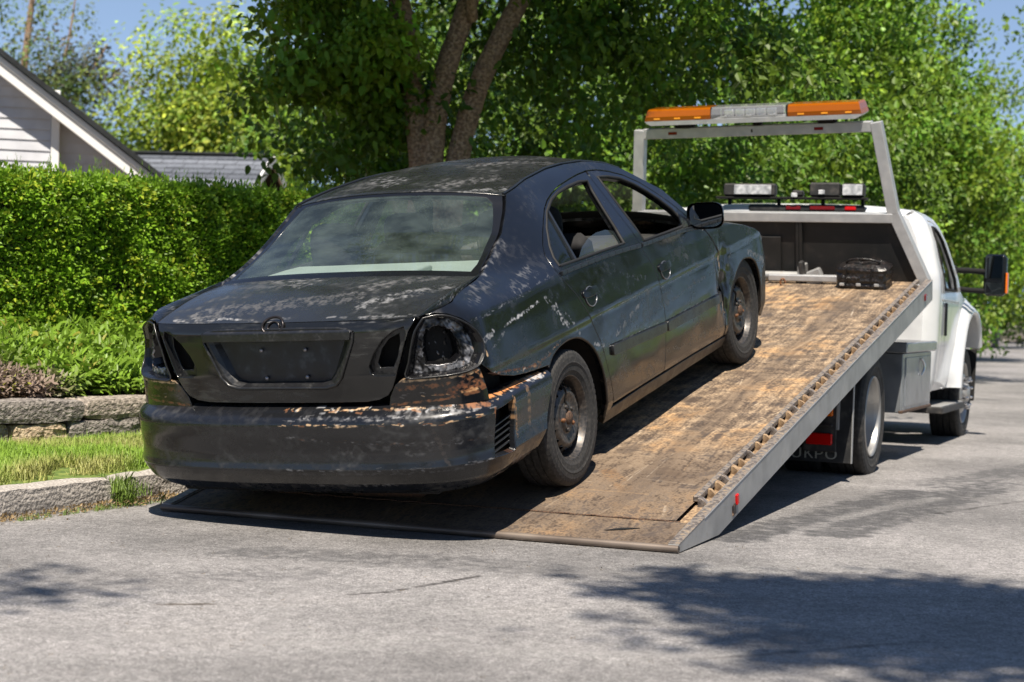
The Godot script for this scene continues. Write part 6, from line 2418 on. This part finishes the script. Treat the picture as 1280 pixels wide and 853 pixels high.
func build_houses() -> void:
	# white gabled house behind the hedge: local x along the gable, z towards the road
	var H := thing("gabled_house", "white weatherboard house with a white gable rake above the hedge", "house", Transform3D(Basis(Vector3.UP, .25), Vector3(-6.0, 0, -22.0)))
	# the rake runs from (0, 3.61) to (1.78, 2.31)
	var sl := (2.31 - 3.61) / 1.78
	var apex := Vector2(-3.0, 3.61 - sl * 3.0 + .0)
	var lo := Vector2(3.2, 3.61 + sl * 3.2)
	var wallz := -.22
	var nb := 26
	for k in nb:
		var y0 := .5 + k * .125
		if y0 > apex.y - .4:
			break
		var xr := (y0 + .1 - 3.61) / sl - .10
		var xl := 2.0 * apex.x - xr
		# left of the corner board the wall stands forward
		var bd := MB.new()
		var x1 := minf(xr, .50)
		bd.prism(Vector3((xl + x1) * .5, y0, wallz), Vector3(0, 0, 1), Vector3(0, 1, 0), PackedVector2Array([Vector2(-.02, 0), Vector2(.014, 0), Vector2(.0, .125), Vector2(-.02, .125)]), Vector3(x1 - xl, 0, 0))
		part("siding_board", bd, M.siding, H)
		if xr > .62:
			var b2 := MB.new()
			b2.prism(Vector3((xr + .6) * .5, y0, wallz - .14), Vector3(0, 0, 1), Vector3(0, 1, 0), PackedVector2Array([Vector2(-.02, 0), Vector2(.014, 0), Vector2(.0, .125), Vector2(-.02, .125)]), Vector3(xr - .6, 0, 0))
			part("siding_board", b2, M.siding, H)
	var cb := MB.new()
	cb.box(Vector3(.555, 1.9, wallz - .1), Vector3(.10, 2.9, .28), .01)
	part("corner_board", cb, M.white_wood, H)
	var bk := MB.new()
	bk.prism(Vector3(0, 0, wallz - 3.0), Vector3(1, 0, 0), Vector3(0, 1, 0), PackedVector2Array([Vector2(-9.2, .4), Vector2(2.6, .4), Vector2(2.6, 1.75), apex + Vector2(0, -.12), Vector2(-8.6, 1.75)]), Vector3(0, 0, 4.6))
	part("wall", bk, M.siding, H, Transform3D(Basis(), Vector3(0, 0, -.7)))
	for sgn in [1.0, -1.0]:
		var a := apex
		var b := lo if sgn > 0 else Vector2(2.0 * apex.x - lo.x, lo.y)
		var d := (b - a).normalized()
		var n: Vector2 = Vector2(-d.y, d.x) * sgn
		var rk := MB.new()
		rk.bar(Vector3(a.x, a.y - .09, .0), Vector3(b.x, b.y - .09, .0), .05, .19, Vector3(0, 0, 1).cross(Vector3(d.x, d.y, 0)), .006)
		part("rake_board", rk, M.white_wood, H)
		var rk2 := MB.new()
		rk2.bar(Vector3(a.x, a.y - .025, .035), Vector3(b.x, b.y - .025, .035), .03, .06, Vector3(0, 0, 1).cross(Vector3(d.x, d.y, 0)), .004)
		part("rake_trim", rk2, M.white_wood, H)
		var rf := MB.new()
		rf.bar(Vector3(a.x, a.y, -3.6) + Vector3(n.x, n.y, 0) * .05, Vector3(b.x, b.y, -3.6) + Vector3(n.x, n.y, 0) * .05, .07, 7.5, Vector3(n.x, n.y, 0).cross(Vector3(0, 0, 1)).cross(Vector3(d.x, d.y, 0)), .004)
		var rbox := MB.new()
		var mid: Vector2 = (a + b) * .5 + n * .05
		rbox.box(Vector3(mid.x, mid.y, -3.65), Vector3(a.distance_to(b), .06, 7.5), .004, Basis(Vector3(d.x, d.y, 0), Vector3(n.x, n.y, 0), Vector3(d.x, d.y, 0).cross(Vector3(n.x, n.y, 0))))
		part("roof", rbox, M.roof_dark, H)
		var sf := MB.new()
		sf.box(Vector3(mid.x, mid.y, -.13) - Vector3(n.x, n.y, 0) * .1, Vector3(a.distance_to(b), .03, .2), .004, Basis(Vector3(d.x, d.y, 0), Vector3(n.x, n.y, 0), Vector3(d.x, d.y, 0).cross(Vector3(n.x, n.y, 0))))
		part("soffit", sf, M.white_wood, H)
	# grey shingled house farther back
	var G := thing("shingled_house", "low house with a grey shingled roof and tan gable beyond the hedge", "house", Transform3D(Basis(Vector3.UP, -.14), Vector3(-3.93, 0, -30.0)))
	var ry := 3.20
	var run := 2.6
	var drop := 1.35
	var len_r := 5.0
	var cn := 16
	for k in cn:
		var mb := MB.new()
		var f0 := float(k) / cn
		var f1 := float(k + 1.25) / cn
		var x := -len_r
		var rr := RandomNumberGenerator.new()
		rr.seed = 60 + k
		x -= rr.randf() * .3
		while x < 0.0:
			var w := minf(rr.randf_range(.22, .36), -x)
			if w < .02:
				break
			var j := rr.randf_range(0.0, .012)
			var lift := .022 + j
			var p0 := Vector3(x, ry - drop * f0 + .004, run * f0)
			var p1 := Vector3(x, ry - drop * f1 + lift, run * f1 + j)
			var wv := Vector3(w - .008, 0, 0)
			mb.fquad(p0, p0 + wv, p1 + wv, p1, Vector3(0, 1, .5))
			mb.fquad(p1, p1 + wv, p1 + wv - Vector3(0, .022, 0), p1 - Vector3(0, .022, 0), Vector3(0, 0, 1))
			x += w
		var o := part("shingles", mb, M.shingle[(k * 7) % 4], G)
		o.set_meta("kind", "stuff")
	var dk := MB.new()
	dk.fquad(Vector3(-len_r, ry - .01, 0), Vector3(0, ry - .01, 0), Vector3(0, ry - drop - .01, run), Vector3(-len_r, ry - drop - .01, run), Vector3(0, 1, .5))
	dk.fquad(Vector3(-len_r, ry - .01, 0), Vector3(0, ry - .01, 0), Vector3(0, ry - drop - .01, -run), Vector3(-len_r, ry - drop - .01, -run), Vector3(0, 1, -.5))
	part("roof_deck", dk, M.roof_dark, G)
	var rc := MB.new()
	rc.bar(Vector3(-len_r, ry + .02, 0), Vector3(.03, ry + .02, 0), .2, .04, Vector3.UP, .01)
	part("ridge_cap", rc, M.roof_dark, G)
	var gb := MB.new()
	gb.prism(Vector3(-2.6, 0, 0), Vector3(0, 0, 1), Vector3(0, 1, 0), PackedVector2Array([Vector2(-run + .3, .3), Vector2(run - .3, .3), Vector2(run - .3, ry - drop + .05), Vector2(0, ry - .1), Vector2(-run + .3, ry - drop + .05)]), Vector3(4.6, 0, 0))
	part("wall", gb, M.tan_wall, G)
	for s in [1.0, -1.0]:
		var rk := MB.new()
		rk.bar(Vector3(.02, ry - .06, 0), Vector3(.02, ry - drop - .06, s * run), .04, .14, Vector3.UP, .004)
		part("rake_board", rk, M.white_wood, G)

func build_trees() -> void:
	var leafA := leaf_mesh(36, .22, .07, .05, 201)
	var leafB := leaf_mesh(38, .26, .082, .056, 202)
	var leafC := leaf_mesh(20, .40, .11, .06, 203)
	var gd := Color(.088, .175, .016)
	var gl := Color(.15, .265, .022)
	var gy := Color(.23, .33, .042)
	# --- the three limbed tree by the hedge
	var b := Vector3(-.72, .4, -16.0)
	tree("shade_tree", "large tree with three pale brown limbs rising behind the car", "", b, [
		[[Vector3(-.10, -.3, 0), Vector3(-.09, 1.2, 0), Vector3(-.10, 1.77, 0), Vector3(-.20, 2.45, 0), Vector3(-.33, 3.14, 0), Vector3(-.8, 4.6, .2)], .13, .08],
		[[Vector3(.0, -.3, .06), Vector3(-.02, 1.2, .06), Vector3(-.02, 1.77, .05), Vector3(.06, 2.45, .05), Vector3(.26, 3.14, .05), Vector3(.7, 4.6, .2)], .13, .075],
		[[Vector3(.08, -.3, 0), Vector3(.15, 1.2, 0), Vector3(.20, 1.77, 0), Vector3(.37, 2.45, 0), Vector3(.68, 3.14, 0), Vector3(1.3, 4.4, -.2)], .12, .075],
		[[Vector3(-.5, 3.5, .1), Vector3(-1.4, 4.2, .6), Vector3(-2.4, 4.4, 1.0)], .05, .02],
		[[Vector3(.3, 3.0, .1), Vector3(.2, 3.6, 1.0), Vector3(-.3, 4.0, 2.0)], .05, .02],
	], [
		[Vector3(.2, 4.9, .4), Vector3(2.7, 1.7, 2.4), 1500, gd],
		[Vector3(-.78, 3.05, .2), Vector3(.6, .95, .8), 260, gl],
		[Vector3(-.45, 2.2, -.2), Vector3(.5, .6, .6), 90, gd],
		[Vector3(-.8, 3.6, 1.0), Vector3(1.0, .6, .9), 220, gl],
		[Vector3(-2.0, 3.45, .2), Vector3(.5, .22, .4), 16, gl],
		[Vector3(2.0, 3.1, -.6), Vector3(1.4, 1.1, 1.2), 330, gd],
		[Vector3(-.35, 2.9, .5), Vector3(.35, .35, .3), 26, gl],
		[Vector3(-.8, 5.9, 4.2), Vector3(1.2, .6, 1.8), 380, gd],
		[Vector3(.2, 5.9, 2.5), Vector3(2.4, .8, 1.3), 520, gd],
	], leafA, 501, .40)
	# --- dark understorey behind it
	var spots := [[-1.2, -18.8, .95, 1.6, 260, "round"], [-.6, -19.8, 1.5, 1.9, 360, "tall"], [1.3, -19.2, 1.5, 1.8, 340, "dense"], [3.0, -21.0, 1.8, 2.1, 420, "broad"], [-2.2, -21.6, .5, .62, 90, "small"]]
	for k in spots.size():
		var s: Array = spots[k]
		var lb: String = ["rounded bush under the shade tree, left of its limbs", "tall dark bush directly behind the three limbs", "dense dark bush behind the shade tree, right of its limbs", "broad leafy bush seen through the metal gantry frame", "small bright bush between the shingled roof and the shade tree"][k]
		tree("bush", lb, "bushes behind the hedge", Vector3(s[0], .4, s[1]), [], [[Vector3(0, s[3] * .95, 0), Vector3(s[2], s[3], s[2] * .8), s[4], gd if k < 4 else gy]], leafA, 520 + k, .36, .45, "bush")
	# --- bright trees along the left side of the street
	var gs := Color(.12, .225, .02)
	var rt := [
		[Vector3(2.9, .3, -25.0), [[Vector3(0, 4.4, 0), Vector3(2.5, 3.2, 2.2), 1000], [Vector3(.7, 2.2, .9), Vector3(1.7, 1.6, 1.2), 360], [Vector3(-1.7, 2.6, .3), Vector3(1.2, 1.9, 1.2), 280]], gs, "big leafy tree behind the light bar of the tow truck"],
		[Vector3(5.6, .3, -29.0), [[Vector3(-.2, 4.0, 0), Vector3(1.75, 2.4, 1.9), 740], [Vector3(.5, 2.0, .6), Vector3(1.7, 1.5, 1.3), 420], [Vector3(.7, 4.6, .2), Vector3(1.0, .7, .8), 90]], gs, "leafy tree above the cab whose crown meets the sky"],
		[Vector3(9.6, .3, -41.0), [[Vector3(.0, 3.8, 0), Vector3(2.2, 2.6, 2.2), 700], [Vector3(.4, 2.1, .6), Vector3(1.9, 1.3, 1.4), 320]], gl, "yellow green street tree beyond the truck's side mirror"],
		[Vector3(14.0, .3, -56.0), [[Vector3(0, 4.4, 0), Vector3(2.6, 2.9, 2.4), 500], [Vector3(1.6, 4.0, 0), Vector3(2.0, 2.2, 2.0), 240]], gy, "street tree with a bare trunk farther down the road"],
		[Vector3(22.0, .3, -84.0), [[Vector3(0, 4.6, 0), Vector3(4.0, 3.8, 3.0), 420]], gl, "farthest tree at the right edge of the street"],
	]
	for k in rt.size():
		var e: Array = rt[k]
		var bl := []
		for q in e[1]:
			bl.append([q[0], q[1], q[2], e[2]])
		tree("street_tree", e[3], "trees along the street", e[0], [[[Vector3(0, -.4, 0), Vector3(.05, 1.2, 0), Vector3(-.05, 2.4, 0), Vector3(.1, 4.0, 0)], .17, .08], [[Vector3(0, 1.9, 0), Vector3(.5, 2.9, .2), Vector3(1.0, 3.8, .3)], .07, .03]], bl, leafB, 540 + k, .38)
	# --- left background
	tree("thin_tree", "tall thin leaved tree with sky showing through, above the white house", "", Vector3(-11.6, .5, -44.0), [[[Vector3(0, -.4, 0), Vector3(.1, 2.0, 0), Vector3(-.1, 4.5, 0), Vector3(.2, 8.0, 0)], .2, .05], [[Vector3(0, 2.5, 0), Vector3(1.0, 4.5, 0), Vector3(1.9, 6.2, 0)], .07, .02], [[Vector3(0, 3.0, 0), Vector3(-1.0, 5.0, 0), Vector3(-1.6, 7.0, 0)], .07, .02], [[Vector3(.1, 3.6, 0), Vector3(.9, 5.6, .2), Vector3(1.2, 7.4, .2)], .05, .015]], [
		[Vector3(-.6, 5.2, 0), Vector3(2.5, 2.8, 1.6), 480, Color(.12, .18, .042)],
		[Vector3(.9, 3.6, .2), Vector3(2.1, 1.8, 1.5), 380, Color(.085, .135, .038)],
		[Vector3(1.3, 5.5, 0), Vector3(1.5, 1.7, 1.2), 110, Color(.10, .11, .075)],
	], leafC, 561, .0, .6)
	tree("bright_tree", "sunlit light green tree behind the grey shingled roof", "", Vector3(-6.3, .5, -37.0), [[[Vector3(0, -.4, 0), Vector3(0, 2.0, 0), Vector3(.1, 4.0, 0)], .16, .06]], [
		[Vector3(.2, 3.7, 0), Vector3(1.65, 2.5, 1.5), 1150, gy],
		[Vector3(1.2, 3.2, .2), Vector3(1.6, 2.2, 1.3), 620, gl],
		[Vector3(-.9, 2.4, .2), Vector3(.9, 1.1, .9), 220, gl],
	], leafC, 562, .38)
	tree("bright_tree", "leafy tree between the bright tree and the shade tree", "", Vector3(-3.2, .5, -33.0), [], [[Vector3(0, 3.4, 0), Vector3(1.6, 2.8, 1.4), 520, gl], [Vector3(1.8, 2.6, -.5), Vector3(1.8, 2.2, 1.2), 460, gd], [Vector3(4.2, 3.2, -1.0), Vector3(2.0, 2.8, 1.2), 760, gd], [Vector3(2.0, 5.2, -.8), Vector3(1.9, 1.6, 1.0), 420, gd]], leafC, 563, .36)
	# --- the tree beside the camera whose shade falls on the road
	tree("roadside_tree", "tree on the right side of the road shading the asphalt", "", Vector3(6.0, .2, -1.0), [[[Vector3(0, -.3, 0), Vector3(0, 3.0, 0), Vector3(-.2, 8.5, 0)], .24, .14], [[Vector3(0, 6.0, 0), Vector3(-2.0, 8.2, -.2), Vector3(-4.2, 8.8, -.6)], .12, .02]], [
		[Vector3(-4.5, 8.8, -.6), Vector3(1.15, .4, .55), 620, gd],
		[Vector3(-3.9, 8.7, .0), Vector3(.9, .3, .3), 300, gd],
		[Vector3(-3.2, 9.0, -.2), Vector3(1.4, .5, .85), 900, gd],
		[Vector3(-1.0, 9.4, .9), Vector3(2.6, 1.6, 2.4), 420, gd],
		[Vector3(-5.25, 8.6, -.3), Vector3(.5, .12, .07), 10, gd],
		[Vector3(-5.35, 8.6, .05), Vector3(.4, .1, .06), 7, gd],
		[Vector3(-4.9, 8.6, .35), Vector3(.5, .1, .10), 10, gd],
		[Vector3(-4.6, 8.7, -1.1), Vector3(1.0, .25, .2), 50, gd],
		[Vector3(-3.3, 8.6, -1.45), Vector3(.8, .1, .06), 12, gd],
	], leafC, 571, .0, .6)
	tree("roadside_tree", "leafy tree on the right side of the road facing the car", "", Vector3(9.3, .2, -9.0), [[[Vector3(0, -.3, 0), Vector3(0, 2.0, 0), Vector3(0, 4.5, 0)], .2, .1]], [[Vector3(.0, 3.2, .0), Vector3(3.0, 3.2, 3.0), 700, gd]], leafC, 572, .0, .6)
	tree("roadside_tree", "tree left of the camera whose thin shade dapples the road", "", Vector3(-6.6, .2, -.6), [[[Vector3(0, -.3, 0), Vector3(0, 3.0, 0), Vector3(.3, 8.0, -.3)], .18, .1], [[Vector3(.1, 6.0, 0), Vector3(2.4, 8.4, -.4), Vector3(4.6, 9.0, -.9)], .08, .02]], [
		[Vector3(4.3, 9.0, -1.0), Vector3(.9, .2, .10), 4, gd],
		[Vector3(5.3, 9.0, -.75), Vector3(.7, .2, .08), 2, gd],
		[Vector3(4.0, 9.0, -.5), Vector3(.9, .2, .10), 4, gd],
		[Vector3(-.9, 8.6, .6), Vector3(1.8, 1.4, 1.4), 240, gd],
	], leafC, 573, .0, .6)
	# --- trees across the road and behind the camera, seen only in reflections
	var across := [Vector3(9.8, .2, -17.0), Vector3(14.5, .2, -27.5), Vector3(13.0, .2, 6.0), Vector3(4.0, .2, 17.0), Vector3(-10.5, .2, 19.0), Vector3(-16.0, .2, 13.0), Vector3(22.0, .2, -52.0), Vector3(31.0, .2, -74.0), Vector3(47.0, .2, -112.0)]
	var proto: Node3D = null
	for k in across.size():
		var lb2: String = ["tree across the road beside the truck, out of the picture", "tree across the road beyond the truck, out of the picture", "tree across the road beside the camera", "tree behind the camera", "second tree behind the camera on the left", "tree far to the left behind the camera", "garden tree far along the right side of the road", "second garden tree far along the right side", "last garden tree far along the right side"][k]
		if proto == null:
			proto = tree("garden_tree", lb2, "trees across the road", across[k], [[[Vector3(0, -.3, 0), Vector3(0, 2.0, 0), Vector3(0, 4.5, 0)], .2, .1]], [[Vector3(0, 3.9, 0), Vector3(3.2, 3.9, 3.2), 900, gd]], leafC, 590, .3)
		else:
			var c := proto.duplicate()
			c.name = numbered("garden_tree")
			c.position = across[k]
			c.rotation.y = k * 1.3
			add_child(c, true)
			c.set_meta("label", lb2)
	# --- rocks and shrubs at the far verge
	for k in 3:
		single("boulder", block(Vector3(1.3, .55, 1.0), .14, 700 + k, Vector3i(6, 5, 6)), M.stones[2], ["large grey boulder on the far verge below the truck mirror", "grey boulder farther along the far verge", "small boulder at the right edge of the picture"][k], "boulder", Transform3D(Basis(Vector3.UP, k * 1.3), Vector3([12.3, 14.3, 17.5][k], .35, [-51.0, -57.0, -66.0][k])), "boulders on the far verge")
	for k in 4:
		tree("bush", ["dark bush at the right edge beyond the boulders", "low bush beside the far boulder", "bush behind the truck's mirror arm", "shaded bush at the foot of the far street tree"][k], "bushes on the far verge", Vector3([19.0, 15.0, 9.3, 12.4][k], .3, [-66.0, -59.0, -44.0, -58.0][k]), [], [[Vector3(0, .9, 0), Vector3([2.4, 1.5, 1.4, 2.0][k], 1.3, 1.2), 260, gd]], leafC, 580 + k, .1, .5, "bush")
